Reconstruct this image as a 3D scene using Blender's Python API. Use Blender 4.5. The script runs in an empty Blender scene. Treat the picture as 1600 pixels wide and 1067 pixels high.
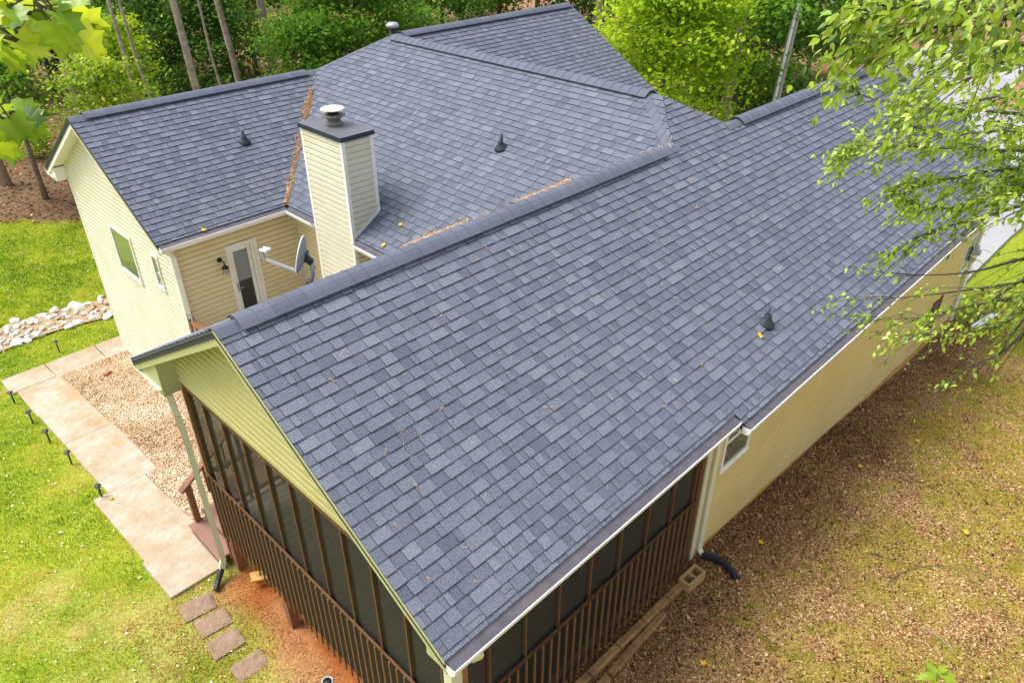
import bpy, math, random
import numpy as np
from mathutils import Vector, Matrix

rng = np.random.default_rng(7)
random.seed(7)
scene = bpy.context.scene
COL = scene.collection

# ------------------------------------------------------------------ camera
CAM = np.array([-2.532, -6.783, 4.049])
YAW, PITCH, FPX = math.radians(45.565), math.radians(-32.601), 1174.8 / 1600.0
cam_d = bpy.data.cameras.new('camera')
cam_d.sensor_width = 36.0
cam_d.lens = 36.0 * FPX
cam_d.clip_end = 600.0
cam = bpy.data.objects.new('camera', cam_d)
cam.location = CAM
cam.rotation_euler = (math.radians(90) + PITCH, 0.0, -YAW)
COL.objects.link(cam)
scene.camera = cam

# ------------------------------------------------------------------ light
SUN_EL, SUN_AZ = math.radians(62), math.radians(-38)      # azimuth from +Y towards +X
world = bpy.data.worlds.new('World')
scene.world = world
world.use_nodes = True
wn, wl = world.node_tree.nodes, world.node_tree.links
wn.clear()
w_out = wn.new('ShaderNodeOutputWorld')
w_bg = wn.new('ShaderNodeBackground')
w_sky = wn.new('ShaderNodeTexSky')
w_sky.sky_type = 'NISHITA'
w_sky.sun_disc = False
w_sky.sun_elevation = SUN_EL
w_sky.sun_rotation = SUN_AZ
w_sky.air_density = 1.0
w_sky.dust_density = 3.0
w_hs = wn.new('ShaderNodeHueSaturation')
w_hs.inputs['Saturation'].default_value = 0.42
wl.new(w_sky.outputs[0], w_hs.inputs['Color'])
wl.new(w_hs.outputs[0], w_bg.inputs['Color'])
w_bg.inputs['Strength'].default_value = 0.13
wl.new(w_bg.outputs[0], w_out.inputs['Surface'])
sun_d = bpy.data.lights.new('sun', 'SUN')
sun_d.energy = 1.5
sun_d.angle = math.radians(30)
sun_d.color = (1.0, 0.95, 0.86)
sun = bpy.data.objects.new('sun', sun_d)
sd = Vector((math.cos(SUN_EL) * math.sin(SUN_AZ), math.cos(SUN_EL) * math.cos(SUN_AZ), math.sin(SUN_EL)))
sun.rotation_euler = sd.to_track_quat('Z', 'Y').to_euler()
sun.location = (0, 0, 30)
COL.objects.link(sun)
scene.view_settings.view_transform = 'Standard'
scene.view_settings.look = 'None'
scene.view_settings.exposure = 1.28
scene.view_settings.gamma = 1.0
scene.view_settings.use_curve_mapping = False

# ------------------------------------------------------------------ helpers
RT = np.array([math.cos(YAW), -math.sin(YAW), 0.0])
FW = np.array([math.cos(PITCH) * math.sin(YAW), math.cos(PITCH) * math.cos(YAW), math.sin(PITCH)])
UP = np.cross(RT, FW)


def project(p):
    """points (N,3) -> photograph pixels (1600 wide) and depth"""
    d = np.asarray(p, float) - CAM
    z = d @ FW
    return 800 + 1174.8 * (d @ RT) / z, 533.5 - 1174.8 * (d @ UP) / z, z


def spot(u, v, dist):
    """a point in the world that lies `dist` metres away in a given direction"""
    d = FW + RT * (u - 800) / 1174.8 - UP * (v - 533.5) / 1174.8
    return CAM + d / np.linalg.norm(d) * dist


def vnoise(x, y, seed=0):
    x = np.asarray(x, float); y = np.asarray(y, float)
    xi, yi = np.floor(x).astype(np.int64), np.floor(y).astype(np.int64)
    fx, fy = x - xi, y - yi
    fx, fy = fx * fx * (3 - 2 * fx), fy * fy * (3 - 2 * fy)

    def h(a, b):
        n = (a * 374761393 + b * 668265263 + seed * 1442695041) & 0xFFFFFFFF
        n = ((n ^ (n >> 13)) * 1274126177) & 0xFFFFFFFF
        return ((n ^ (n >> 16)) & 0xFFFF) / 65535.0
    return (h(xi, yi) * (1 - fx) + h(xi + 1, yi) * fx) * (1 - fy) + (h(xi, yi + 1) * (1 - fx) + h(xi + 1, yi + 1) * fx) * fy


def fbm(x, y, seed=0, oct=4):
    s, a, t = 0, 1, 0
    for o in range(oct):
        s = s + a * vnoise(x * 2 ** o, y * 2 ** o, seed + o * 17)
        t += a
        a *= .55
    return s / t


def sstep(v, a, b):
    t = np.clip((np.asarray(v, float) - a) / (b - a), 0, 1)
    return t * t * (3 - 2 * t)


def set_tone(me, tone):
    a = me.attributes.new('tone', 'FLOAT', 'POINT')
    a.data.foreach_set('value', np.asarray(tone, np.float32))


class MB:
    """collects shapes; build() links them as one mesh object"""
    def __init__(self):
        self.v, self.f, self.t = [], [], []

    def add(self, vs, fs, tone=0.5):
        o = len(self.v)
        self.v += [tuple(map(float, p)) for p in vs]
        self.f += [tuple(i + o for i in f) for f in fs]
        self.t += [tone] * len(vs)
        return self

    def box(self, a, b, tone=.5):
        x0, y0, z0 = [min(p, q) for p, q in zip(a, b)]
        x1, y1, z1 = [max(p, q) for p, q in zip(a, b)]
        vs = [(x0, y0, z0), (x1, y0, z0), (x1, y1, z0), (x0, y1, z0), (x0, y0, z1), (x1, y0, z1), (x1, y1, z1), (x0, y1, z1)]
        return self.add(vs, [(0, 3, 2, 1), (4, 5, 6, 7), (0, 1, 5, 4), (1, 2, 6, 5), (2, 3, 7, 6), (3, 0, 4, 7)], tone)

    def bbox(self, a, b, c=.006, tone=.5):
        """box with chamfered vertical and top edges"""
        x0, y0, z0 = [min(p, q) for p, q in zip(a, b)]
        x1, y1, z1 = [max(p, q) for p, q in zip(a, b)]
        def ring(k, z):
            return [(x0 + k + c, y0 + k, z), (x1 - k - c, y0 + k, z), (x1 - k, y0 + k + c, z), (x1 - k, y1 - k - c, z),
                    (x1 - k - c, y1 - k, z), (x0 + k + c, y1 - k, z), (x0 + k, y1 - k - c, z), (x0 + k, y0 + k + c, z)]
        vs = ring(0, z0) + ring(0, z1 - c) + ring(c, z1)
        fs = [tuple(range(7, -1, -1)), tuple(range(16, 24))]
        for r in (0, 8):
            for i in range(8):
                j = (i + 1) % 8
                fs.append((r + i, r + j, r + 8 + j, r + 8 + i))
        return self.add(vs, fs, tone)

    def bar(self, p, q, w, h, up=(0, 0, 1), tone=.5):
        """rectangular bar from p to q, w across, h along up"""
        p, q = Vector(p), Vector(q)
        d = (q - p).normalized()
        s = d.cross(Vector(up))
        if s.length < 1e-5:
            s = d.cross(Vector((1, 0, 0)))
        s.normalize()
        u = s.cross(d).normalized()
        vs = []
        for e in (p, q):
            for a, b in ((-1, -1), (1, -1), (1, 1), (-1, 1)):
                vs.append(e + s * (a * w / 2) + u * (b * h / 2))
        return self.add(vs, [(0, 3, 2, 1), (4, 5, 6, 7), (0, 1, 5, 4), (1, 2, 6, 5), (2, 3, 7, 6), (3, 0, 4, 7)], tone)

    def tube(self, pts, rad, n=8, tone=.5, caps=True):
        pts = [Vector(p) for p in pts]
        if not hasattr(rad, '__len__'):
            rad = [rad] * len(pts)
        vs, fs = [], []
        ref = Vector((0.31, 0.17, 0.93))
        for i, p in enumerate(pts):
            d = (pts[min(i + 1, len(pts) - 1)] - pts[max(i - 1, 0)])
            d = d.normalized() if d.length > 1e-9 else Vector((0, 0, 1))
            s = d.cross(ref)
            if s.length < .05:
                s = d.cross(Vector((1, 0, 0)))
            s.normalize()
            t = d.cross(s)
            for k in range(n):
                a = 2 * math.pi * k / n
                vs.append(p + (s * math.cos(a) + t * math.sin(a)) * rad[i])
        for i in range(len(pts) - 1):
            for k in range(n):
                k2 = (k + 1) % n
                fs.append((i * n + k, i * n + k2, i * n + n + k2, i * n + n + k))
        if caps:
            fs.append(tuple(range(n - 1, -1, -1)))
            fs.append(tuple(range((len(pts) - 1) * n, len(pts) * n)))
        return self.add(vs, fs, tone)

    def lathe(self, prof, c, n=20, tone=.5, axis=None):
        """prof: list of (radius, height); about axis (default z) through c"""
        c = Vector(c)
        q = Vector((0, 0, 1)).rotation_difference(Vector(axis)) if axis is not None else None
        vs, fs = [], []
        for r, h in prof:
            for k in range(n):
                a = 2 * math.pi * k / n
                p = Vector((r * math.cos(a), r * math.sin(a), h))
                if q:
                    p = q @ p
                vs.append(c + p)
        for i in range(len(prof) - 1):
            for k in range(n):
                k2 = (k + 1) % n
                fs.append((i * n + k, i * n + k2, i * n + n + k2, i * n + n + k))
        fs.append(tuple(range(n - 1, -1, -1)))
        fs.append(tuple(range((len(prof) - 1) * n, len(prof) * n)))
        return self.add(vs, fs, tone)

    def build(self, name, mat, parent=None, smooth=False, kind=None):
        me = bpy.data.meshes.new(name)
        me.from_pydata(self.v, [], self.f)
        set_tone(me, self.t)
        if smooth:
            me.polygons.foreach_set('use_smooth', [True] * len(me.polygons))
        me.materials.append(mat)
        me.update()
        o = bpy.data.objects.new(name, me)
        COL.objects.link(o)
        if parent is not None:
            attach(o, parent)
        if kind:
            o['kind'] = kind
        return o


def attach(o, parent):
    o.parent = parent
    o.matrix_parent_inverse = Matrix.Translation(-world_loc(parent))


def world_loc(o):
    p = Vector(o.location)
    if o.parent is not None:
        p = p + o.matrix_parent_inverse.translation + world_loc(o.parent)
    return p


def fast(name, verts, k, mat, tone=None, parent=None, kind=None, smooth=False):
    """verts (N,k,3): N separate k-gons as one mesh"""
    verts = np.asarray(verts, np.float32)
    n = len(verts)
    me = bpy.data.meshes.new(name)
    me.vertices.add(n * k)
    me.vertices.foreach_set('co', verts.reshape(-1))
    me.loops.add(n * k)
    me.loops.foreach_set('vertex_index', np.arange(n * k, dtype=np.int32))
    me.polygons.add(n)
    me.polygons.foreach_set('loop_start', np.arange(0, n * k, k, dtype=np.int32))
    if smooth:
        me.polygons.foreach_set('use_smooth', np.ones(n, bool))
    if tone is not None:
        set_tone(me, np.repeat(tone, k))
    me.materials.append(mat)
    me.update(calc_edges=True)
    o = bpy.data.objects.new(name, me)
    COL.objects.link(o)
    if parent is not None:
        attach(o, parent)
    if kind:
        o['kind'] = kind
    return o


def fast_solid(name, V, F, mat, tone=None, parent=None, kind=None, smooth=False):
    """V (N,m,3) copies of a solid whose faces F (list of same-size tuples) index into m"""
    V = np.asarray(V, np.float32)
    n, m = V.shape[:2]
    F = np.asarray(F, np.int32)
    k = F.shape[1]
    idx = (F[None] + (np.arange(n, dtype=np.int32) * m)[:, None, None]).reshape(-1)
    me = bpy.data.meshes.new(name)
    me.vertices.add(n * m)
    me.vertices.foreach_set('co', V.reshape(-1))
    me.loops.add(len(idx))
    me.loops.foreach_set('vertex_index', idx)
    me.polygons.add(len(idx) // k)
    me.polygons.foreach_set('loop_start', np.arange(0, len(idx), k, dtype=np.int32))
    if smooth:
        me.polygons.foreach_set('use_smooth', np.ones(len(idx) // k, bool))
    if tone is not None:
        set_tone(me, np.repeat(tone, m))
    me.materials.append(mat)
    me.update(calc_edges=True)
    o = bpy.data.objects.new(name, me)
    COL.objects.link(o)
    if parent is not None:
        attach(o, parent)
    if kind:
        o['kind'] = kind
    return o


def empty(name, loc, label=None, cat=None, group=None):
    o = bpy.data.objects.new(name, None)
    o.empty_display_size = .1
    o.location = loc
    COL.objects.link(o)
    if label:
        tag(o, label, cat, group)
    return o


def tag(o, label, cat, group=None):
    o['label'] = label
    o['category'] = cat
    if group:
        o['group'] = group
    return o


# ------------------------------------------------------------------ materials
def mat_new(name):
    m = bpy.data.materials.new(name)
    m.use_nodes = True
    n = m.node_tree.nodes
    return m, n, m.node_tree.links, n['Principled BSDF']


def ramp(n, stops):
    r = n.new('ShaderNodeValToRGB')
    e = r.color_ramp.elements
    while len(e) < len(stops):
        e.new(0.5)
    for el, (p, c) in zip(e, stops):
        el.position = p
        el.color = (*c, 1)
    return r


def paint(name, col, rough=.6, var=.12, scale=3.0, bump=0.0, bscale=60.0, metal=0.0, spec=.4, grime=None, gscale=1.2):
    """painted / plain surface with mottled colour, optional dirt and fine relief"""
    m, n, l, b = mat_new(name)
    tc = n.new('ShaderNodeTexCoord')
    ns = n.new('ShaderNodeTexNoise')
    ns.inputs['Scale'].default_value = scale
    ns.inputs['Detail'].default_value = 6
    l.new(tc.outputs['Object'], ns.inputs['Vector'])
    r = ramp(n, [(.25, [c * (1 - var) for c in col]), (.75, [min(1, c * (1 + var)) for c in col])])
    l.new(ns.outputs['Fac'], r.inputs['Fac'])
    out = r.outputs['Color']
    if grime:
        n2 = n.new('ShaderNodeTexNoise')
        n2.inputs['Scale'].default_value = gscale
        n2.inputs['Detail'].default_value = 8
        n2.inputs['Roughness'].default_value = .65
        l.new(tc.outputs['Object'], n2.inputs['Vector'])
        r2 = ramp(n, [(.5, (0, 0, 0)), (.72, (1, 1, 1))])
        l.new(n2.outputs['Fac'], r2.inputs['Fac'])
        mx = n.new('ShaderNodeMix')
        mx.data_type = 'RGBA'
        l.new(r2.outputs['Color'], mx.inputs['Factor'])
        l.new(out, mx.inputs['A'])
        mx.inputs['B'].default_value = (*grime, 1)
        out = mx.outputs['Result']
    l.new(out, b.inputs['Base Color'])
    b.inputs['Roughness'].default_value = rough
    b.inputs['Metallic'].default_value = metal
    b.inputs['Specular IOR Level'].default_value = spec
    if bump:
        nb = n.new('ShaderNodeTexNoise')
        nb.inputs['Scale'].default_value = bscale
        nb.inputs['Detail'].default_value = 5
        l.new(tc.outputs['Object'], nb.inputs['Vector'])
        bp = n.new('ShaderNodeBump')
        bp.inputs['Strength'].default_value = bump
        bp.inputs['Distance'].default_value = .02
        l.new(nb.outputs['Fac'], bp.inputs['Height'])
        l.new(bp.outputs['Normal'], b.inputs['Normal'])
    return m


def toned(name, stops, rough=.85, fine=0.0, fscale=200., bump=0.0, spec=.3, transl=None, hue=0.0):
    """colour picked per piece by its 'tone' attribute, with fine speckle"""
    m, n, l, b = mat_new(name)
    at = n.new('ShaderNodeAttribute')
    at.attribute_name = 'tone'
    r = ramp(n, stops)
    l.new(at.outputs['Fac'], r.inputs['Fac'])
    out = r.outputs['Color']
    if fine:
        tc = n.new('ShaderNodeTexCoord')
        ns = n.new('ShaderNodeTexNoise')
        ns.inputs['Scale'].default_value = fscale
        ns.inputs['Detail'].default_value = 3
        l.new(tc.outputs['Object'], ns.inputs['Vector'])
        mr = n.new('ShaderNodeMapRange')
        mr.inputs['From Min'].default_value = .25
        mr.inputs['From Max'].default_value = .75
        mr.inputs['To Min'].default_value = 1 - fine
        mr.inputs['To Max'].default_value = 1 + fine
        l.new(ns.outputs['Fac'], mr.inputs['Value'])
        vm = n.new('ShaderNodeVectorMath')
        vm.operation = 'SCALE'
        l.new(out, vm.inputs[0])
        l.new(mr.outputs[0], vm.inputs['Scale'])
        out = vm.outputs[0]
        if bump:
            bp = n.new('ShaderNodeBump')
            bp.inputs['Strength'].default_value = bump
            bp.inputs['Distance'].default_value = .004
            l.new(ns.outputs['Fac'], bp.inputs['Height'])
            l.new(bp.outputs['Normal'], b.inputs['Normal'])
    l.new(out, b.inputs['Base Color'])
    b.inputs['Roughness'].default_value = rough
    b.inputs['Specular IOR Level'].default_value = spec
    if transl:
        tb = n.new('ShaderNodeBsdfTranslucent')
        hs = n.new('ShaderNodeHueSaturation')
        hs.inputs['Value'].default_value = 1.5
        hs.inputs['Hue'].default_value = .495
        l.new(out, hs.inputs['Color'])
        l.new(hs.outputs[0], tb.inputs['Color'])
        mx = n.new('ShaderNodeMixShader')
        mx.inputs[0].default_value = transl
        l.new(b.outputs[0], mx.inputs[1])
        l.new(tb.outputs[0], mx.inputs[2])
        l.new(mx.outputs[0], n['Material Output'].inputs['Surface'])
    return m


M = {}
M['shingle'] = toned('shingle', [(0, (.02, .022, .03)), (.004, (.086, .097, .130)), (.35, (.112, .125, .162)), (.7, (.139, .154, .194)), (1, (.172, .188, .228))], rough=.92, fine=.55, fscale=95, bump=.6, spec=.25)
M['cap'] = toned('ridge_cap', [(0, (.098, .110, .148)), (1, (.124, .138, .179))], rough=.92, fine=.4, fscale=170, bump=.5, spec=.25)
M['deckroof'] = paint('roof_underlay', (.035, .036, .042), rough=.9)
M['siding'] = paint('vinyl_siding', (.64, .605, .47), rough=.5, var=.05, scale=1.5, grime=(.58, .53, .37), gscale=.7, spec=.35)
M['sidinghalfshade'] = paint('vinyl_siding_half_shade', (.72, .62, .38), rough=.5, var=.05, scale=1.5, grime=(.70, .57, .31), gscale=.7, spec=.35)  # same vinyl with the courtyard's shade put into the colour
M['sidingshade'] = paint('vinyl_siding_shade', (.60, .46, .18), rough=.5, var=.06, scale=1.5, grime=(.57, .42, .14), gscale=.7, spec=.35)  # same vinyl, darker and more golden: shade of the long wall painted in
M['sidinggreen'] = paint('yellow_green_siding', (.43, .39, .165), rough=.55, var=.08, scale=1.2, grime=(.44, .39, .15), gscale=.8)  # porch gable boards, darker and more yellow-green than the other siding
M['trimgreen'] = paint('yellow_green_trim', (.42, .41, .215), rough=.55, var=.08, grime=(.42, .41, .21), gscale=1.5)  # porch gable trim in a matching yellow-green
M['trimwhite'] = paint('white_trim', (.80, .79, .74), rough=.45, var=.04, grime=(.70, .66, .55), gscale=2.0)
M['trimcream'] = paint('cream_trim', (.62, .59, .42), rough=.5, var=.05, grime=(.62, .58, .36), gscale=1.5)
M['gutter'] = paint('gutter_white', (.82, .82, .82), rough=.35, var=.03, grime=(.70, .69, .66), gscale=2.5)
M['guard'] = paint('gutter_guard', (.075, .07, .09), rough=.6, var=.25, scale=8, grime=(.11, .085, .08), gscale=3)
M['black'] = paint('black_paint', (.012, .013, .016), rough=.4, var=.2)
M['rubber'] = paint('vent_rubber', (.028, .032, .042), rough=.6, var=.2)
M['darkpipe'] = paint('pipe_painted', (.05, .065, .095), rough=.5, var=.2)
M['galv'] = paint('galvanised', (.33, .36, .40), rough=.45, var=.15, metal=.4, grime=(.22, .2, .18))
M['capmetal'] = paint('chimney_cap', (.10, .105, .125), rough=.5, var=.15, scale=2, grime=(.15, .14, .15), gscale=3)
M['darkfascia'] = paint('dark_fascia', (.022, .03, .05), rough=.4, var=.2)
M['fluelid'] = paint('flue_lid', (.72, .67, .60), rough=.5, var=.08, grime=(.33, .14, .07), gscale=5)
M['fluemid'] = paint('flue_metal', (.16, .15, .135), rough=.6, var=.3, scale=8, metal=.3, grime=(.12, .08, .06))
M['wood'] = paint('stained_wood', (.24, .105, .05), rough=.7, var=.25, scale=5, bump=.2, grime=(.16, .07, .035), gscale=3)
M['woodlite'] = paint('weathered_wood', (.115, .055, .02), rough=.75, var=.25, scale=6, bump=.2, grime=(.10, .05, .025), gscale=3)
M['balwood'] = paint('baluster_wood', (.18, .085, .03), rough=.75, var=.25, scale=6)
M['darkwood'] = paint('dark_wood', (.05, .03, .018), rough=.8, var=.3)
M['darkscreen'] = paint('black_mesh', (.012, .010, .008), rough=.8, var=.3, scale=60)
M['tread'] = paint('stair_tread', (.25, .135, .10), rough=.7, var=.15, scale=4)
M['deckboard'] = paint('deck_board', (.50, .42, .37), rough=.7, var=.2, scale=4)
M['timber'] = paint('old_timber', (.30, .17, .06), rough=.85, var=.3, scale=7, bump=.4, grime=(.14, .075, .03), gscale=4)
M['claystain'] = paint('clay_splashed_vinyl', (.52, .30, .07), rough=.7, var=.2, scale=3, grime=(.42, .20, .05), gscale=2)
M['block'] = paint('concrete_block', (.46, .31, .12), rough=.95, var=.15, scale=9, bump=.5, bscale=120, grime=(.34, .2, .08))
M['brick'] = paint('red_brick', (.36, .13, .08), rough=.9, var=.15, scale=10, bump=.4)
M['paver'] = paint('paver_stone', (.27, .18, .125), rough=.9, var=.22, scale=9, bump=.7, bscale=25, grime=(.20, .145, .11), gscale=5)
M['dish'] = paint('dish_grey', (.23, .26, .31), rough=.5, var=.08, grime=(.2, .2, .22))
M['dishwhite'] = paint('dish_white', (.75, .76, .78), rough=.45, var=.04)
M['corr'] = paint('black_plastic', (.018, .02, .026), rough=.45, var=.3)
M['polewood'] = paint('pole_wood', (.30, .27, .24), rough=.85, var=.2, scale=12, bump=.3)
M['greyplastic'] = paint('grey_box', (.42, .43, .42), rough=.5, var=.08)
M['redthing'] = paint('red_plastic', (.55, .03, .02), rough=.5)
M['amber'] = paint('seeded_glass', (.55, .50, .42), rough=.25, var=.2, scale=30)
M['blind'] = paint('blind_slats', (.86, .89, .84), rough=.6)
M['roomfloor'] = paint('room_floor', (.30, .17, .09), rough=.4, var=.2, scale=4)
M['roomwall'] = paint('room_wall', (.45, .40, .33), rough=.8)


def concrete(name, c1, c2, stain, sc=1.1):
    m, n, l, b = mat_new(name)
    tc = n.new('ShaderNodeTexCoord')
    def noise(s, d=8, r=.6):
        q = n.new('ShaderNodeTexNoise')
        q.inputs['Scale'].default_value = s
        q.inputs['Detail'].default_value = d
        q.inputs['Roughness'].default_value = r
        l.new(tc.outputs['Object'], q.inputs['Vector'])
        return q
    a, bq, cq = noise(sc, 10, .72), noise(sc * 4.1, 10, .7), noise(45, 8, .8)
    r1 = ramp(n, [(.35, c1), (.65, c2)])
    l.new(bq.outputs['Fac'], r1.inputs['Fac'])
    r2 = ramp(n, [(.40, (0, 0, 0)), (.66, (1, 1, 1))])
    l.new(a.outputs['Fac'], r2.inputs['Fac'])
    mx = n.new('ShaderNodeMix'); mx.data_type = 'RGBA'
    l.new(r2.outputs['Color'], mx.inputs['Factor'])
    l.new(r1.outputs['Color'], mx.inputs['A'])
    mx.inputs['B'].default_value = (*stain, 1)
    mr = n.new('ShaderNodeMapRange')
    mr.inputs['From Min'].default_value = .3; mr.inputs['From Max'].default_value = .7
    mr.inputs['To Min'].default_value = .72; mr.inputs['To Max'].default_value = 1.22
    l.new(cq.outputs['Fac'], mr.inputs['Value'])
    vm = n.new('ShaderNodeVectorMath'); vm.operation = 'SCALE'
    l.new(mx.outputs['Result'], vm.inputs[0]); l.new(mr.outputs[0], vm.inputs['Scale'])
    l.new(vm.outputs[0], b.inputs['Base Color'])
    b.inputs['Roughness'].default_value = .9
    bp = n.new('ShaderNodeBump'); bp.inputs['Strength'].default_value = .25; bp.inputs['Distance'].default_value = .01
    l.new(cq.outputs['Fac'], bp.inputs['Height']); l.new(bp.outputs['Normal'], b.inputs['Normal'])
    return m


M['slab'] = concrete('path_concrete', (.36, .315, .25), (.49, .435, .35), (.35, .245, .135), 1.4)
M['drive'] = concrete('drive_concrete', (.33, .328, .34), (.39, .388, .40), (.29, .287, .30), .12)


def glass(name, tint, clear, rough=.03):
    m, n, l, b = mat_new(name)
    b.inputs['Base Color'].default_value = (*tint, 1)
    b.inputs['Roughness'].default_value = rough
    b.inputs['Specular IOR Level'].default_value = .8
    t = n.new('ShaderNodeBsdfTransparent')
    mx = n.new('ShaderNodeMixShader')
    mx.inputs[0].default_value = clear
    l.new(b.outputs[0], mx.inputs[1]); l.new(t.outputs[0], mx.inputs[2])
    l.new(mx.outputs[0], n['Material Output'].inputs['Surface'])
    return m


M['pane'] = glass('window_glass', (.34, .38, .34), .03)
M['pane'].node_tree.nodes['Principled BSDF'].inputs['Metallic'].default_value = .75   # reflective low-e coating
M['doorglass'] = glass('door_glass', (.10, .10, .10), .8)


def screen_mat():
    m, n, l, b = mat_new('insect_screen')
    b.inputs['Base Color'].default_value = (.035, .033, .026, 1)
    b.inputs['Roughness'].default_value = .7
    b.inputs['Specular IOR Level'].default_value = .2
    tc = n.new('ShaderNodeTexCoord')
    ns = n.new('ShaderNodeTexNoise')
    ns.inputs['Scale'].default_value = 260
    ns.inputs['Detail'].default_value = 2
    l.new(tc.outputs['Object'], ns.inputs['Vector'])
    mr = n.new('ShaderNodeMapRange')
    mr.inputs['From Min'].default_value = .3; mr.inputs['From Max'].default_value = .7
    mr.inputs['To Min'].default_value = .26; mr.inputs['To Max'].default_value = .58
    l.new(ns.outputs['Fac'], mr.inputs['Value'])
    t = n.new('ShaderNodeBsdfTransparent')
    mx = n.new('ShaderNodeMixShader')
    l.new(mr.outputs[0], mx.inputs[0])
    l.new(b.outputs[0], mx.inputs[1]); l.new(t.outputs[0], mx.inputs[2])
    l.new(mx.outputs[0], n['Material Output'].inputs['Surface'])
    return m


M['screen'] = screen_mat()


def foliage(name, dark, mid, light, tr=.35):
    return toned(name, [(0, dark), (.5, mid), (1, light)], rough=.6, spec=.25, transl=tr)


M['leaf_mid'] = foliage('leaf_mid', (.045, .12, .012), (.14, .30, .022), (.31, .48, .05), .42)
M['leaf_dark'] = foliage('leaf_dark', (.03, .08, .014), (.09, .21, .026), (.22, .37, .055), .42)
M['leaf_lime'] = foliage('leaf_lime', (.12, .24, .006), (.32, .48, .012), (.55, .66, .03), .42)
M['leaf_yellow'] = foliage('leaf_yellow', (.09, .16, .008), (.26, .38, .02), (.48, .55, .06), .42)
M['leaf_near'] = toned('leaf_near', [(0, (.06, .13, .03)), (.35, (.19, .32, .025)), (.7, (.35, .48, .035)), (1, (.50, .60, .09))], rough=.30, spec=.5, transl=.35)
M['leaf_poplar'] = toned('leaf_poplar', [(0, (.045, .11, .03)), (.45, (.22, .36, .015)), (1, (.46, .54, .03))], rough=.35, spec=.5, transl=.45)
M['bark'] = paint('bark', (.17, .125, .095), rough=.95, var=.45, scale=9, bump=.8, bscale=14, grime=(.07, .05, .04), gscale=4)
M['barkpine'] = paint('pine_bark', (.36, .28, .235), rough=.95, var=.4, scale=7, bump=.8, bscale=12, grime=(.18, .125, .10), gscale=3)
M['barkgrey'] = paint('twig_bark', (.07, .06, .045), rough=.9, var=.3, scale=12)
M['grass'] = toned('grass_blade', [(0, (.08, .17, .008)), (.38, (.25, .37, .012)), (.66, (.45, .48, .03)), (.85, (.60, .51, .09)), (1, (.70, .56, .22))], rough=.6, spec=.2, transl=.3)
M['litter'] = toned('dead_leaf', [(0, (.04, .022, .012)), (.35, (.19, .092, .034)), (.65, (.42, .245, .10)), (1, (.62, .44, .23))], rough=.9, spec=.15)
M['straw'] = toned('pine_straw', [(0, (.24, .13, .07)), (.6, (.52, .32, .18)), (1, (.70, .52, .34))], rough=.85)
M['pebble'] = toned('pebble', [(0, (.14, .09, .05)), (.3, (.40, .25, .12)), (.65, (.58, .42, .26)), (1, (.74, .66, .55))], rough=.75, fine=.15, fscale=60)
M['rock'] = toned('creek_rock', [(0, (.42, .27, .15)), (.35, (.52, .45, .38)), (1, (.78, .76, .72))], rough=.85, fine=.22, fscale=14, bump=.4)
M['yellowleaf'] = paint('yellow_leaf', (.70, .42, .02), rough=.6, var=.15)

# ------------------------------------------------------------------ terrain
YA = [-60, -14, -6, -3.15, .7, 2.5, 13, 16, 24, 40, 70, 300]
ZA = [-4.0, -4.8, -5.0, -5.05, -5.74, -5.78, -7.1, -7.35, -7.45, -7.0, -5.0, 8.0]


def ground(x, y):
    x = np.asarray(x, float); y = np.asarray(y, float)
    near = np.interp(y, YA, ZA) - .085 * np.clip(x - 6, 0, 12)
    far = -6.1 + .05 * np.clip(np.hypot(x - 20, y) - 42, 0, 400)
    t = sstep(x, 10, 18) * sstep(y, -14, -3) if np.ndim(x) or np.ndim(y) else float(sstep(x, 10, 18) * sstep(y, -14, -3))
    return near * (1 - t) + far * t


def G(x, y):
    return float(ground(x, y))


def surf(x, y):
    """ground with its small bumps"""
    x = np.asarray(x, float); y = np.asarray(y, float)
    d = np.hypot(x, y)
    return ground(x, y) + (fbm(x * 1.3, y * 1.3, 5) - .5) * .07 * (d < 60) + (fbm(x * .12, y * .12, 9) - .5) * np.clip((d - 30) / 40, 0, 1) * 2.0


WOODX = lambda x: 25 - .9 * (x - 2.6)


def zones(x, y):
    """how much lawn, red clay, bare litter there is at a point"""
    n1 = fbm(x * .9, y * .9, 3)
    n2 = fbm(x * 2.6, y * 2.6, 11)
    left = sstep(-x + (n1 - .5) * 1.0, -.1 if False else -.15, .45) * sstep(y, -14, -13)
    lawn_l = np.where(y > 2.3, 1.0, left)
    edge = WOODX(x) + (n1 - .5) * 3.0
    lawn_l = lawn_l * (1 - sstep(y, edge - .5, edge + .5))
    lawn_l = lawn_l * sstep(y + .0 * x, -13, -2) if False else lawn_l
    # right-hand yard, beyond the long wall
    right = y < -2.9
    patch = sstep(n2 * .55 + n1 * .45 + .035 * np.clip(-y - 4.2, 0, 6) + .012 * np.clip(x - 6, 0, 12), .42, .60)
    drive_lawn = sstep(x, 16.6, 18.2) * sstep(-y, 3.0, 3.3)
    lawn_r = np.maximum(patch * sstep(-y, 3.6, 4.8), drive_lawn)
    lawn = np.where(right & (x > 0.3), lawn_r, lawn_l)
    lawn = np.where((x > 19) & (y > -2.9), .0, lawn)
    clay = np.where(right, sstep(-(-y - 3.2), -.9, 0) * .25 * sstep(n1, .4, .6), 1.0) * sstep(-y, -2.4, -2.0) * sstep(x, -.5, .4)
    clay = np.where((y > -2.9) & (y < 2.6), sstep(x + (n1 - .5) * .9, -.45, .25), clay)
    clay = clay * (1 - sstep(x, 5.5, 7.0))
    lawn = np.where((x > 16.5) & (y < -2.6) & (y > -3.4), np.maximum(lawn, sstep(x, 17.2, 18.0)), lawn)
    return lawn, clay


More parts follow.
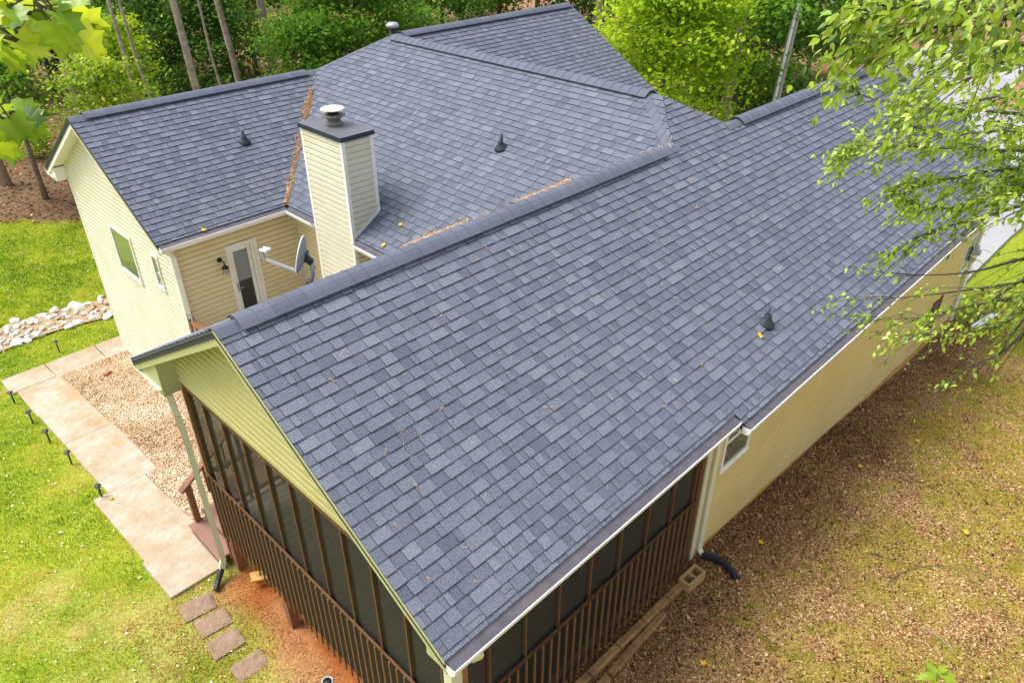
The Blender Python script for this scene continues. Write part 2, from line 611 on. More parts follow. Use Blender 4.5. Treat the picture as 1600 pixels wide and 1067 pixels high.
def axis(lo, hi, step, far):
    a = np.arange(lo, hi + 1e-6, step)
    out = [a]
    k, d = hi, step
    r = []
    while k < far:
        d *= 1.35
        k += d
        r.append(k)
    k, d = lo, step
    q = []
    while k > -far:
        d *= 1.35
        k -= d
        q.append(k)
    return np.concatenate([q[::-1], a, r])


def make_ground():
    xs, ys = axis(-7, 24, .13, 330), axis(-12, 30, .13, 330)
    X, Y = np.meshgrid(xs, ys)
    Z = surf(X, Y)
    lawn, clay = zones(X, Y)
    n1, n2, n3 = fbm(X * 1.1, Y * 1.1, 21), fbm(X * 5, Y * 5, 31, 3), fbm(X * .5, Y * .5, 41)
    def mixc(a, b, t):
        return a * (1 - t[..., None]) + b * t[..., None]
    litter = mixc(np.array([.25, .125, .048]), np.array([.44, .275, .12]), np.clip(n1 * .7 + n2 * .6 - .15, 0, 1))
    near_wall_shade = sstep(Y, -4.6, -3.1) * (Y < -2) * (X > 0)
    litter = mixc(litter, np.array([.17, .085, .042]), near_wall_shade * .7)  # darker litter along the wall, partly the house's shade painted in
    woods = sstep(Y, WOODX(X) - .5, WOODX(X) + 1)
    wl = mixc(np.array([.11, .065, .036]), np.array([.23, .145, .082]), np.clip(n2 * 1.2 - .1, 0, 1))
    litter = mixc(litter, wl, np.where(Y > 14, woods, 0))
    litter = np.where(((X > 20) & (Y > -2.5))[..., None], mixc(np.array([.26, .14, .075]), np.array([.40, .25, .15]), n2), litter)
    green = mixc(np.array([.17, .26, .016]), np.array([.33, .36, .035]), np.clip(n1 * 1.0 + n2 * .4 - .2, 0, 1))
    green = mixc(green, np.array([.42, .37, .13]), np.clip((n3 - .52) * 3, 0, .6) * (Y < 13))
    red = mixc(np.array([.30, .085, .02]), np.array([.44, .17, .055]), np.clip(n2 * 1.5 - .3, 0, 1))
    red = mixc(red, np.array([.48, .31, .16]), np.clip((n1 - .5) * 3, 0, .25))
    c = mixc(litter, red, np.clip(clay, 0, 1))
    ry = (Y < -2.9) & (X > .3) & (X < 16.8)
    c = mixc(c, np.where(ry[..., None], green * np.array([1.35, .98, 1.3]), green), np.clip(lawn, 0, 1) * np.where(ry, .55, 1))
    h, w = X.shape
    V = np.stack([X, Y, Z], -1).reshape(-1, 3)
    i = np.arange(h * w).reshape(h, w)
    F = np.stack([i[:-1, :-1], i[:-1, 1:], i[1:, 1:], i[1:, :-1]], -1).reshape(-1, 4)
    me = bpy.data.meshes.new('ground')
    me.vertices.add(len(V)); me.vertices.foreach_set('co', V.astype(np.float32).reshape(-1))
    me.loops.add(F.size); me.loops.foreach_set('vertex_index', F.astype(np.int32).reshape(-1))
    me.polygons.add(len(F)); me.polygons.foreach_set('loop_start', np.arange(0, F.size, 4, dtype=np.int32))
    me.polygons.foreach_set('use_smooth', np.ones(len(F), bool))
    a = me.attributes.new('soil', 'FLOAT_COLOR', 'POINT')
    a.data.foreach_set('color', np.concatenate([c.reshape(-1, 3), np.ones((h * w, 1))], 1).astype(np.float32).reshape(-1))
    me.update(calc_edges=True)
    m, n, l, b = mat_new('soil')
    at = n.new('ShaderNodeAttribute'); at.attribute_name = 'soil'
    tc = n.new('ShaderNodeTexCoord')
    ns = n.new('ShaderNodeTexNoise'); ns.inputs['Scale'].default_value = 26; ns.inputs['Detail'].default_value = 6; ns.inputs['Roughness'].default_value = .7
    l.new(tc.outputs['Object'], ns.inputs['Vector'])
    mr = n.new('ShaderNodeMapRange'); mr.inputs['From Min'].default_value = .3; mr.inputs['From Max'].default_value = .7; mr.inputs['To Min'].default_value = .5; mr.inputs['To Max'].default_value = 1.4
    l.new(ns.outputs['Fac'], mr.inputs['Value'])
    vm = n.new('ShaderNodeVectorMath'); vm.operation = 'SCALE'
    l.new(at.outputs['Color'], vm.inputs[0]); l.new(mr.outputs[0], vm.inputs['Scale'])
    l.new(vm.outputs[0], b.inputs['Base Color'])
    b.inputs['Roughness'].default_value = .95; b.inputs['Specular IOR Level'].default_value = .1
    bp = n.new('ShaderNodeBump'); bp.inputs['Strength'].default_value = .8; bp.inputs['Distance'].default_value = .03
    l.new(ns.outputs['Fac'], bp.inputs['Height']); l.new(bp.outputs['Normal'], b.inputs['Normal'])
    me.materials.append(m)
    o = bpy.data.objects.new('ground', me)
    COL.objects.link(o)
    o['kind'] = 'structure'
    return o


make_ground()

# driveway: broad pale concrete apron past the far end of the house
def make_drive():
    edge = [(17.9, -2.75), (24, -2.75), (34, -3.1), (60, -5.0), (66, 2.0), (60, 7.5), (52, 9.8), (46, 10.6), (42, 10.2), (38, 8.0), (33, 5.5), (26, 4.4), (18.2, 4.2)]
    n = len(edge)
    b = MB()
    zt = lambda x, y: -6.0 + .05 * max(0, math.hypot(x - 20, y) - 42)
    top = [(x, y, zt(x, y)) for x, y in edge]
    bot = [(x, y, zt(x, y) - .5) for x, y in edge]
    b.add(top + bot, [tuple(range(n))] + [(i, i + n, (i + 1) % n + n, (i + 1) % n) for i in range(n)])
    o = b.build('driveway', M['drive'])
    o['kind'] = 'structure'
    j = MB()
    for x in (22.5, 27.0, 31.5, 36.0):
        j.box((x - .012, -2.7, -6.006), (x + .012, 4.4, -5.996))
    j.box((18.2, .8, -6.006), (40, .825, -5.996))
    jo = j.build('expansion_joint', paint('joint_fill', (.12, .11, .10), rough=.9), o)
    jo['kind'] = 'stuff'
    return o


make_drive()

# concrete path: separate slabs stepping down beside the house
def make_path():
    root = MB()
    root.box((-.2, 3, -7.9), (.3, 12.8, -7.85))
    o = root.build('path', M['slab'])
    o['kind'] = 'structure'
    segs = [(-.72, .26, 2.52, 3.66), (-.66, .34, 3.68, 6.18), (-.40, .60, 6.20, 7.60), (-.38, .62, 7.615, 8.8), (-.40, .60, 8.815, 10.6), (-.42, .56, 10.615, 12.35), (-.52, .50, 12.37, 13.35)]
    for i, (x0, x1, y0, y1) in enumerate(segs):
        z0, z1 = G(0, y0) + .05, G(0, y1) + .05
        zz = (z0 + z1) / 2
        t = (z1 - z0) * .42
        wob = .012 * (-1) ** i
        vs = []
        for z in (-.16, 0):
            for x, y, s in ((x0, y0, -1), (x1, y0, -1), (x1, y1, 1), (x0, y1, 1)):
                vs.append((x + random.uniform(-.02, .02), y, zz + t * s + z + wob))
        vs2 = [(x + (.012 if k in (0, 3) else -.012), y + (.012 if k < 2 else -.012), z + .008) for k, (x, y, z) in enumerate(vs[4:])]
        b = MB().add(vs + vs2, [(0, 3, 2, 1)] + [(i, (i + 1) % 4, 4 + (i + 1) % 4, 4 + i) for i in range(4)] + [(4 + i, 4 + (i + 1) % 4, 8 + (i + 1) % 4, 8 + i) for i in range(4)] + [(8, 9, 10, 11)])
        b.build('slab', M['slab'], o)
    for x0, x1 in ((.52, 1.75), (1.77, 3.2)):
        z = G(0, 12.85) + .04
        MB().bbox((x0, 12.38, z - .16), (x1, 13.32, z + .012), .01).build('slab', M['slab'], o)


make_path()

# ------------------------------------------------------------------ house dimensions
S = 7 / 12.
Wr, Wl, L = 3.45, 3.25, 17.66
Xm, D = 9.11, .504
yl, Hl, xg, Wl2, Wn = 10.035, -.276, 1.982, 2.987, 3.047
xe = 4.754
xf = 15.68
Y1 = D / S
Y2 = yl - (D - Hl) / S
yLv = yl - Wn
ZE = Hl - S * Wn                # common eave height, about -2.05
K = math.sqrt(1 + S * S)
WALLR, WALLG, WALLLP = -3.15, .3, 2.42   # long wall, gable wall, left porch wall

house = empty('house', (6, 3, -6.5), 'cream vinyl-sided house with grey shingled roofs and a screened porch', 'house')


class Frame:
    def __init__(s, o, u, v):
        s.o, s.u, s.v = np.array(o, float), np.array(u, float), np.array(v, float)
        s.n = np.cross(s.u, s.v)

    def to(s, p):
        d = np.asarray(p, float) - s.o
        return (d @ s.u, d @ s.v)

    def at(s, a, b, h=0):
        return s.o + s.u * a + s.v * b + s.n * h


def clip_rect(poly, u0, u1, v0, v1):
    def cut(ps, ax, lim, sign):
        out = []
        for i in range(len(ps)):
            a, b = ps[i - 1], ps[i]
            ia, ib = sign * (a[ax] - lim) >= -1e-9, sign * (b[ax] - lim) >= -1e-9
            if ia != ib:
                t = (lim - a[ax]) / (b[ax] - a[ax])
                out.append((a[0] + t * (b[0] - a[0]), a[1] + t * (b[1] - a[1])))
            if ib:
                out.append(b)
        return out
    p = list(poly)
    for ax, lim, sg in ((0, u0, 1), (0, u1, -1), (1, v0, 1), (1, v1, -1)):
        p = cut(p, ax, lim, sg)
        if len(p) < 3:
            return []
    q = []
    for a in p:
        if not q or abs(a[0] - q[-1][0]) + abs(a[1] - q[-1][1]) > 1e-5:
            q.append(a)
    if len(q) > 2 and abs(q[0][0] - q[-1][0]) + abs(q[0][1] - q[-1][1]) < 1e-5:
        q.pop()
    ar = sum(q[i - 1][0] * q[i][1] - q[i][0] * q[i - 1][1] for i in range(len(q))) / 2 if len(q) > 2 else 0
    if ar < 4e-4:
        return []
    return q


def lap_piece(fr, poly, v0, v1, h0, h1, base, tone=.5, mb=None, edge=None):
    """thin lapped piece: top face h0 off the plane at v0, h1 at v1, sides down to base"""
    mb = mb or MB()
    n = len(poly)
    top, bot = [], []
    for a, b in poly:
        t = (b - v0) / (v1 - v0)
        top.append(fr.at(a, b, h0 + (h1 - h0) * t))
        bot.append(fr.at(a, b, base))
    fs = [tuple(range(n))] + [(i, i + n, (i + 1) % n + n, (i + 1) % n) for i in range(n)]
    if edge is None:
        return mb.add(top + bot, fs, tone)
    mb.add(top, fs[:1], tone)                       # granule face
    return mb.add(top + bot, fs[1:], edge)          # raw cut edges


# ------------------------------------------------------------------ roof
EXPO = .143
roof_mb = MB()
tabs = []           # (priority, frame, poly, v0, v1, h, tone)


def zN(y):
    return -S * abs(y)


def slope(plan, zf, udir, down, want=True, seed=0):
    """plan polygon (x,y), height function, eave direction and downhill direction"""
    pts = [np.array([x, y, zf(x, y)]) for x, y in plan]
    u = np.array([udir[0], udir[1], 0.])
    v = -np.array([down[0], down[1], -S]) / K
    low = min(pts, key=lambda p: p[2])
    fr = Frame(low, u, v)
    poly = [fr.to(p) for p in pts]
    ar = sum(poly[i - 1][0] * poly[i][1] - poly[i][0] * poly[i - 1][1] for i in range(len(poly)))
    if ar < 0:
        poly = poly[::-1]
        pts = pts[::-1]
    # sheathing below the shingles
    n = len(pts)
    up = [fr.at(a, b, -.006) for a, b in poly]
    dn = [p + np.array([0, 0, -.10]) for p in up]
    roof_mb.add(up + dn, [tuple(range(n)), tuple(range(2 * n - 1, n - 1, -1))] + [(i, i + n, (i + 1) % n + n, (i + 1) % n) for i in range(n)])
    if not want:
        return fr
    us = [p[0] for p in poly]; vs = [p[1] for p in poly]
    r = random.Random(100 + seed)
    v0 = min(vs)
    k = 0
    while v0 < max(vs):
        e = EXPO if k else EXPO * .45       # starter strip shows at the eave
        uu = min(us) - r.uniform(0, .4)
        tooth = r.random() < .5
        last = .5
        while uu < max(us):
            w = r.choice((.075, .11, .14, .17, .20, .24, .28, .33)) if tooth else r.choice((.06, .10, .14, .17, .20, .24))
            q = clip_rect(poly, uu + .0024, uu + w - .0024, v0, v0 + e)
            if q:
                tone = r.gauss(.53 if tooth else .38, .15)
                if abs(tone - last) < .08:
                    tone += .16 if tooth else -.16
                last = tone = min(1, max(.01, tone))
                tabs.append((fr, q, v0, v0 + e, .019 if tooth else .013, tone))
            uu += w
            tooth = not tooth
        v0 += e
        k += 1
    return fr


JX, WrF = 5.0, 3.58     # beyond JX the eave runs a little further out
slope([(0, -Wr), (JX, -Wr), (JX, -WrF), (L, -WrF), (L, 0), (Xm + Y1, 0), (Xm, Y1), (Xm - Y1, 0), (0, 0)], lambda x, y: S * y, (1, 0), (0, -1), seed=1)
slope([(0, 0), (Xm - Y1, 0), (Xm - Y1 - Wl, Wl), (0, Wl)], lambda x, y: -S * y, (-1, 0), (0, 1), seed=2)
slope([(xe, yLv), (xe, Xm - Y1 - xe), (Xm - Y1, 0), (Xm, Y1), (Xm, Y2), (Xm - (D - Hl) / S, yl)], lambda x, y: D - S * (Xm - x), (0, -1), (-1, 0), seed=3)
slope([(xg, yLv), (xe, yLv), (Xm - (D - Hl) / S, yl), (xg, yl)], lambda x, y: Hl - S * (yl - y), (1, 0), (0, -1), seed=4)
slope([(xg, yl), (Xm - (D - Hl) / S, yl), (Xm, Y2), (Xm, yl + Wl2), (xg, yl + Wl2)], lambda x, y: Hl - S * (y - yl), (-1, 0), (0, 1), seed=5)
FE = 4.4
slope([(Xm, Y2), (xf, Y2), (xf, Y2 - FE), (Xm + FE, Y2 - FE)], lambda x, y: D - S * (Y2 - y), (1, 0), (0, -1), seed=6)
slope([(Xm, Y2), (xf, Y2), (xf, Y2 + FE), (Xm, Y2 + FE)], lambda x, y: D - S * (y - Y2), (-1, 0), (0, 1), want=False)
slope([(Xm, Y1), (Xm + Y1, 0), (Xm + FE, -Y1 + FE if False else .6 + FE * .0), (Xm + FE, Y2 - FE), (Xm, Y2)], lambda x, y: D - S * (x - Xm), (0, 1), (1, 0), want=False)
slope([(Xm + Y1, 0), (L, 0), (L, Wl), (Xm + Y1 + Wl, Wl)], lambda x, y: -S * y, (-1, 0), (0, 1), seed=8)

roof = roof_mb.build('roof', M['deckroof'], house)
cen = np.array([t[0].at(*np.mean(t[1], 0)) for t in tabs])
pu, pv, pd = project(cen)
area = np.array([abs(sum(q[i - 1][0] * q[i][1] - q[i][0] * q[i - 1][1] for i in range(len(q)))) / 2 for _, q, *_ in tabs])
facing = np.array([abs(np.dot(t[0].n, (c - CAM) / np.linalg.norm(c - CAM))) for t, c in zip(tabs, cen)])
score = area * facing / pd ** 2 * ((pu > 0) & (pu < 1600) & (pv > 0) & (pv < 1067) & (pd > 0))
big = set(np.argsort(-score)[:300].tolist())
rest = MB()
for i, (fr, q, v0, v1, h, tone) in enumerate(tabs):
    if i in big:
        lap_piece(fr, q, v0, v1, h, .003, -.004, tone, None, -1).build('shingle', M['shingle'], roof)
    else:
        lap_piece(fr, q, v0, v1, h, .003, -.004, tone, rest, -1)
rest.build('shingle_courses', M['shingle'], roof, kind='stuff')


def cap_run(a, b, dirs, vent, n0=None, wide=.15, seed=0):
    """run of overlapping cap shingles from a to b; dirs: the two downhill directions; vent: raised on a ridge vent"""
    a, b = np.array(a, float), np.array(b, float)
    ln = np.linalg.norm(b - a)
    d = (b - a) / ln
    r = random.Random(seed)
    step = .20
    n = max(1, round(ln / step))
    st = ln / n
    lift = .066 if vent else .018
    prof = []
    d0, d1 = [np.array(q, float) / np.linalg.norm(q) for q in dirs]
    if vent:
        m = MB()
        for q in (d0, d1):
            nn = np.cross(d, q); nn = nn if nn[2] > 0 else -nn
            p0 = a + d * .02 + q * (wide - .03); p1 = b - d * .02 + q * (wide - .03)
            c0, c1 = a + d * .02, b - d * .02
            m.add([c0 + nn * .012, c1 + nn * .012, p1 + nn * .012, p0 + nn * .012, c0 + nn * .055, c1 + nn * .055, p1 + nn * .040, p0 + nn * .040],
                  [(0, 1, 2, 3), (7, 6, 5, 4), (3, 2, 6, 7), (0, 3, 7, 4), (2, 1, 5, 6)])
        m.build('ridge_vent', M['guard'], roof)
    zz = np.array([0, 0, 1.])
    for i in range(n):
        tone = r.uniform(.2, .9)
        sec = []
        for t, lf in ((0, .010), (1, .002)):
            c = a + d * (i * st) + d * (st * 1.04 * t)
            ring = []
            for w, q in ((wide, d0), (wide * .55, d0), (wide * .18, d0), (0, None), (wide * .18, d1), (wide * .55, d1), (wide, d1)):
                if q is None:
                    p = c + zz * (lift + lf - .012)
                else:
                    nn = np.cross(d, q); nn = nn if nn[2] > 0 else -nn
                    p = c + q * w + nn * ((lift if w < wide else lift * .82) + lf)
                ring.append(p)
            sec.append(ring)
        th = .012
        top = sec[0] + sec[1]
        bot = [p - zz * th for p in top]
        vs = top + bot
        fs = []
        for k in range(6):
            fs.append((k, k + 1, k + 8, k + 7))
            fs.append((14 + k, 14 + k + 7, 14 + k + 8, 14 + k + 1))
            fs.append((k, 14 + k, 14 + k + 1, k + 1))
            fs.append((7 + k, 7 + k + 1, 21 + k + 1, 21 + k))
        fs += [(0, 7, 21, 14), (6, 20, 27, 13)]
        MB().add(vs, fs, tone).build('ridge_cap', M['cap'], roof, smooth=False)


dR, dL = (0, -1, -S), (0, 1, -S)
dF, dB = (-1, 0, -S), (1, 0, -S)
cap_run((-.01, 0, 0), (.26, 0, 0), (dR, dL), False, seed=1)
cap_run((.24, 0, 0), (Xm - Y1 - .35, 0, 0), (dR, dL), True, wide=.17, seed=2)
cap_run((Xm - Y1 - .40, 0, 0), (Xm - Y1 + .1, 0, 0), (dR, dL), False, seed=20)
cap_run((Xm + Y1 + .35, 0, 0), (L - .1, 0, 0), (dR, dL), True, wide=.17, seed=3)
cap_run((Xm + Y1 - .1, 0, 0), (Xm + Y1 + .4, 0, 0), (dR, dL), False, seed=30)
cap_run((Xm, Y1 + .25, D), (Xm, Y2 - .15, D), (dF, dB), True, wide=.17, seed=4)
cap_run((Xm - Y1, 0, 0), (Xm, Y1 + .3, D + .01), (dF, dR), False, wide=.21, seed=5)
cap_run((Xm + Y1, 0, 0), (Xm, Y1 + .3, D + .01), (dB, dR), False, wide=.13, seed=6)
cap_run((xg - .01, yl, Hl), (xg + .3, yl, Hl), (dR, dL), False, seed=7)
cap_run((xg + .28, yl, Hl), (Xm - (D - Hl) / S - .35, yl, Hl), (dR, dL), True, wide=.16, seed=8)
cap_run((Xm - (D - Hl) / S - .4, yl, Hl), (Xm - (D - Hl) / S + .05, yl, Hl), (dR, dL), False, seed=9)
cap_run((Xm - (D - Hl) / S, yl, Hl), (Xm, Y2, D), (dF, dL), False, wide=.13, seed=10)
cap_run((Xm + .30, Y2, D), (xf - .1, Y2, D), (dR, dL), True, wide=.16, seed=11)
cap_run((Xm - .05, Y2, D), (Xm + .35, Y2, D), (dR, dL), False, seed=12)

# ------------------------------------------------------------------ walls
BO = .114


def board(fr, q, z, tone):
    """dutch-lap board: flat face below, groove running in under the board above"""
    mb = MB()
    us = [p[0] for p in q]
    for k, (f0, f1, h0, h1) in enumerate(((0, .62, .021, .019), (.62, .84, .019, -.005), (.84, 1, -.007, -.009))):
        s = clip_rect(q, min(us), max(us), z + f0 * BO, z + f1 * BO)
        if s:
            lap_piece(fr, s, z + f0 * BO, z + f1 * BO, h0, h1, -.029, tone, mb)
    return mb


def wall(o, u, poly, openings=(), zoff=0.0, mat='siding'):
    """lap-sided wall: o origin, u horizontal direction, poly in (u, z); each board is a piece"""
    fr = Frame(o, (u[0], u[1], 0), (0, 0, 1))
    ar = sum(poly[i - 1][0] * poly[i][1] - poly[i][0] * poly[i - 1][1] for i in range(len(poly)))
    if ar < 0:
        poly = poly[::-1]
    back = MB()
    us = [p[0] for p in poly]; zs = [p[1] for p in poly]
    cuts = sorted({min(us), max(us)} | {q for op in openings for q in op[:2]})
    for a, b in zip(cuts[:-1], cuts[1:]):
        ops = [op for op in openings if op[0] <= a + 1e-6 and op[1] >= b - 1e-6]
        zr = [min(zs), max(zs)]
        bands = [(zr[0], zr[1])] if not ops else [(zr[0], ops[0][2]), (ops[0][3], zr[1])]
        for z0, z1 in bands:
            q = clip_rect(poly, a, b, z0, z1)
            if q:
                n = len(q)
                back.add([fr.at(*p, -.03) for p in q] + [fr.at(*p, -.09) for p in q],
                         [tuple(range(n)), tuple(range(2 * n - 1, n - 1, -1))] + [(i, i + n, (i + 1) % n + n, (i + 1) % n) for i in range(n)])
    w = back.build('wall', M[mat], house)
    z = min(zs) + zoff
    r = random.Random(len(poly) * 7)
    while z < max(zs):
        spans = [(min(us), max(us))]
        for op in openings:
            if z + BO > op[2] and z < op[3]:
                spans = [s for a, b in spans for s in ((a, min(b, op[0])), (max(a, op[1]), b)) if s[1] - s[0] > .02]
        for a, b in spans:
            q = clip_rect(poly, a, b, z, z + BO)
            if q:
                board(fr, q, z, r.random()).build('siding_board', M[mat], w)
        z += BO
    return fr


SOF = ZE - .16       # soffit level
# near gable triangle above the porch screens
ZG = -1.99
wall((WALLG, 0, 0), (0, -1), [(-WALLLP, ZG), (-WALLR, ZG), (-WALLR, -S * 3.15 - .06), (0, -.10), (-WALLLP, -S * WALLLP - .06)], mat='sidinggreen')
# long right wall of the house beyond the porch
wall((0, WALLR, 0), (1, 0), [(5.16, -5.02), (5.16, SOF + .02), (17.3, SOF + .02), (17.3, -5.98), (12, -5.62), (7.6, -5.17)], mat='sidingshade')
# left wing: gable wall and wall over the courtyard
XLW, YLW = xg + .3, yLv + .3
YFW = 12.52
wall((XLW, 0, 0), (0, -1), [(-YFW, -7.3), (-YLW, -6.6), (-YLW, Hl - S * (yl - YLW) - .06), (-yl, Hl - .10), (-YFW, Hl - S * (YFW - yl) - .06)])
DOOR = (3.36, 4.06, -4.60, -2.64)
wall((0, YLW, 0), (1, 0), [(XLW, -6.6), (5.05, -6.6), (5.05, SOF + .02), (XLW, SOF + .02)], [(DOOR[0] + .03, DOOR[1] - .03, DOOR[2], DOOR[3] - .03)], mat='sidinghalfshade')
# wall behind the chimney
wall((5.05, 0, 0), (0, -1), [(-YLW, -6.6), (-3.3, -6.6), (-3.3, SOF + .02), (-YLW, SOF + .02)], mat='sidinghalfshade')
# far ends, hidden sides
far = MB()
far.box((XLW + .1, YFW - .1, -7.3), (xf - .4, YFW, SOF))
far.box((L - .36, -3.1, -6.1), (L - .26, 3.2, SOF))
far.box((xf - .4, Y2 - 4.0, -6.2), (xf - .3, YFW, SOF))
far.add([(L - .3, -3.2, SOF - .05), (L - .3, 3.2, SOF - .05), (L - .3, 0, -.12), (L - .36, -3.2, SOF - .05), (L - .36, 3.2, SOF - .05), (L - .36, 0, -.12)], [(0, 1, 2), (5, 4, 3), (0, 3, 4, 1), (1, 4, 5, 2), (2, 5, 3, 0)])
far.add([(xf - .3, Y2 - 4, SOF - .1), (xf - .3, Y2 + 4, SOF - .1), (xf - .3, Y2, D - .12), (xf - .36, Y2 - 4, SOF - .1), (xf - .36, Y2 + 4, SOF - .1), (xf - .36, Y2, D - .12)], [(0, 1, 2), (5, 4, 3), (0, 3, 4, 1), (1, 4, 5, 2), (2, 5, 3, 0)])
far.build('wall', M['siding'], house)
# rooms inside so that light does not leak through
inn = MB()
inn.box((5.5, -3.0, -5.0), (17.1, 3.0, -2.3))
inn.box((5.6, 3.4, -6.5), (15, 12.2, -2.4))
inn.build('inner_wall', M['roomwall'], house)


def part(name, mat, fn, parent=house, smooth=False):
    m = MB()
    fn(m)
    return m.build(name, M[mat], parent, smooth)


# eave trim: fascia and soffit
def eave(p, q, out, wall_off, soffit_mat='trimcream', fmat='trimwhite'):
    """p..q roof edge (on the roof plane); out = horizontal outward unit vector; soffit reaches back wall_off"""
    p, q, out = np.array(p, float), np.array(q, float), np.array(out, float)
    part('fascia', fmat, lambda m: m.add([p - out * .012 + (0, 0, -.012), q - out * .012 + (0, 0, -.012), q - out * .012 + (0, 0, -.17), p - out * .012 + (0, 0, -.17),
                                          p - out * .035 + (0, 0, -.03), q - out * .035 + (0, 0, -.03), q - out * .035 + (0, 0, -.17), p - out * .035 + (0, 0, -.17)],
                                         [(0, 3, 2, 1), (4, 5, 6, 7), (2, 3, 7, 6), (0, 1, 5, 4), (0, 4, 7, 3), (1, 2, 6, 5)]))
    z = np.array([0, 0, -.152])
    part('soffit', soffit_mat, lambda m: m.add([p - out * .036 + z, q - out * .036 + z, q - out * (wall_off - .02) + z, p - out * (wall_off - .02) + z,
                                                p - out * .036 + z + (0, 0, .012), q - out * .036 + z + (0, 0, .012), q - out * (wall_off - .02) + z + (0, 0, .012), p - out * (wall_off - .02) + z + (0, 0, .012)],
                                               [(3, 2, 1, 0), (4, 5, 6, 7), (0, 1, 5, 4), (2, 3, 7, 6), (0, 4, 7, 3), (1, 2, 6, 5)]))


def gutter(p, q, out):
    """K-style gutter along p..q, with a dark guard on top and a bright front lip"""
    p, q, out = np.array(p, float), np.array(q, float), np.array(out, float)
    prof = [(0, -.055), (0, -.15), (.07, -.15), (.085, -.125), (.105, -.10), (.115, -.06), (.115, -.045), (.125, -.045), (.125, -.07), (.118, -.105), (.098, -.135), (.078, -.162), (-.008, -.162), (-.008, -.055)]
    n = len(prof)
    vs = [p + out * a + (0, 0, b) for a, b in prof] + [q + out * a + (0, 0, b) for a, b in prof]
    g = part('gutter', 'gutter', lambda m: m.add(vs, [(i, (i + 1) % n, (i + 1) % n + n, i + n) for i in range(n)]))
    for e, s in ((p, -1), (q, 1)):
        d = (q - p) / np.linalg.norm(q - p) * s * .003
        out_prof = [(0, -.05), (.125, -.045), (.125, -.07), (.118, -.105), (.098, -.135), (.078, -.162), (0, -.162)]
        k = len(out_prof)
        a = [e + d + out * x + (0, 0, z) for x, z in out_prof]
        b = [e + d * 2 + out * x + (0, 0, z) for x, z in out_prof]
        caps = MB()
        caps.add(a + b, [tuple(range(k)), tuple(range(2 * k - 1, k - 1, -1))] + [(i, i + k, (i + 1) % k + k, (i + 1) % k) for i in range(k)])
        caps.build('end_cap', M['gutter'], g)
    gp = [(-.10, .012 + .10 * S), (-.02, -.004 + .02 * S + .004), (.03, -.022), (.113, -.040), (.113, -.047), (.03, -.03), (-.02, -.012), (-.10, .004 + .10 * S)]
    k = len(gp)
    vs2 = [p + out * a + (0, 0, b) for a, b in gp] + [q + out * a + (0, 0, b) for a, b in gp]
    part('gutter_guard', 'guard', lambda m: m.add(vs2, [(i, (i + 1) % k, (i + 1) % k + k, i + k) for i in range(k)] + [tuple(range(k - 1, -1, -1)), tuple(range(k, 2 * k))]), g)
    return g


zr, zrf = -S * Wr, -S * WrF
eave((.31, -Wr, zr), (JX, -Wr, zr), (0, -1, 0), .3, 'woodlite')
eave((JX, -WrF, zrf), (L, -WrF, zrf), (0, -1, 0), .43)
gutter((.02, -Wr, zr), (JX - .02, -Wr, zr), (0, -1, 0))
gutter((JX + .02, -WrF, zrf), (L - .05, -WrF, zrf), (0, -1, 0))
eave((0, Wl, -S * Wl), (5, Wl, -S * Wl), (0, 1, 0), Wl - WALLLP)
gutter((.02, Wl, -S * Wl), (4.4, Wl, -S * Wl), (0, 1, 0))
eave((xg, yLv, ZE), (xe, yLv, ZE), (0, -1, 0), .3)
gutter((xg + .02, yLv, ZE), (xe - .05, yLv, ZE), (0, -1, 0))
eave((xe, yLv, ZE), (xe, 3.4, ZE), (-1, 0, 0), .3)
gutter((xe, yLv - .1, ZE), (xe, 5.92, ZE), (-1, 0, 0))
gutter((xe, 4.50, ZE), (xe, 3.5, ZE), (-1, 0, 0))
eave((xg, yl + Wl2, Hl - S * Wl2), (9, yl + Wl2, Hl - S * Wl2), (0, 1, 0), .45)
gutter((xg + .02, yl + Wl2, Hl - S * Wl2), (9, yl + Wl2, Hl - S * Wl2), (0, 1, 0))


def rake(x, ridge, low, mat='trimcream', depth=.20, dark=None):
    """rake fascia board on the gable edge and the sloping soffit behind it"""
    (yr, zr_), (ylow, zl_) = ridge, low
    def f(m):
        a = [(x + .012, yr, zr_ - .035), (x + .012, ylow, zl_ - .035), (x + .012, ylow, zl_ - depth), (x + .012, yr, zr_ - depth)]
        b = [(x + .04, p[1], p[2]) for p in a]
        m.add(a + b, [(0, 1, 2, 3), (7, 6, 5, 4), (0, 4, 5, 1), (1, 5, 6, 2), (2, 6, 7, 3), (3, 7, 4, 0)])
    part('rake_board', mat, f)
    def g(m):
        a = [(x + .041, yr, zr_ - depth + .03), (x + .041, ylow, zl_ - depth + .03), (x + .31, ylow, zl_ - depth + .03), (x + .31, yr, zr_ - depth + .03)]
        b = [(p[0], p[1], p[2] + .02) for p in a]
        m.add(a + b, [(0, 1, 2, 3), (7, 6, 5, 4), (0, 4, 5, 1), (1, 5, 6, 2), (2, 6, 7, 3), (3, 7, 4, 0)])
    part('soffit', mat, g)
    def e(m):
        a = [(x - .006, yr, zr_ + .002), (x - .006, ylow, zl_ + .002), (x - .006, ylow, zl_ - .034), (x - .006, yr, zr_ - .034)]
        b = [(x + .011, p[1], p[2]) for p in a]
        m.add(a + b, [(0, 1, 2, 3), (7, 6, 5, 4), (0, 4, 5, 1), (1, 5, 6, 2), (2, 6, 7, 3), (3, 7, 4, 0)])
    part('drip_edge', dark or 'darkfascia', e)


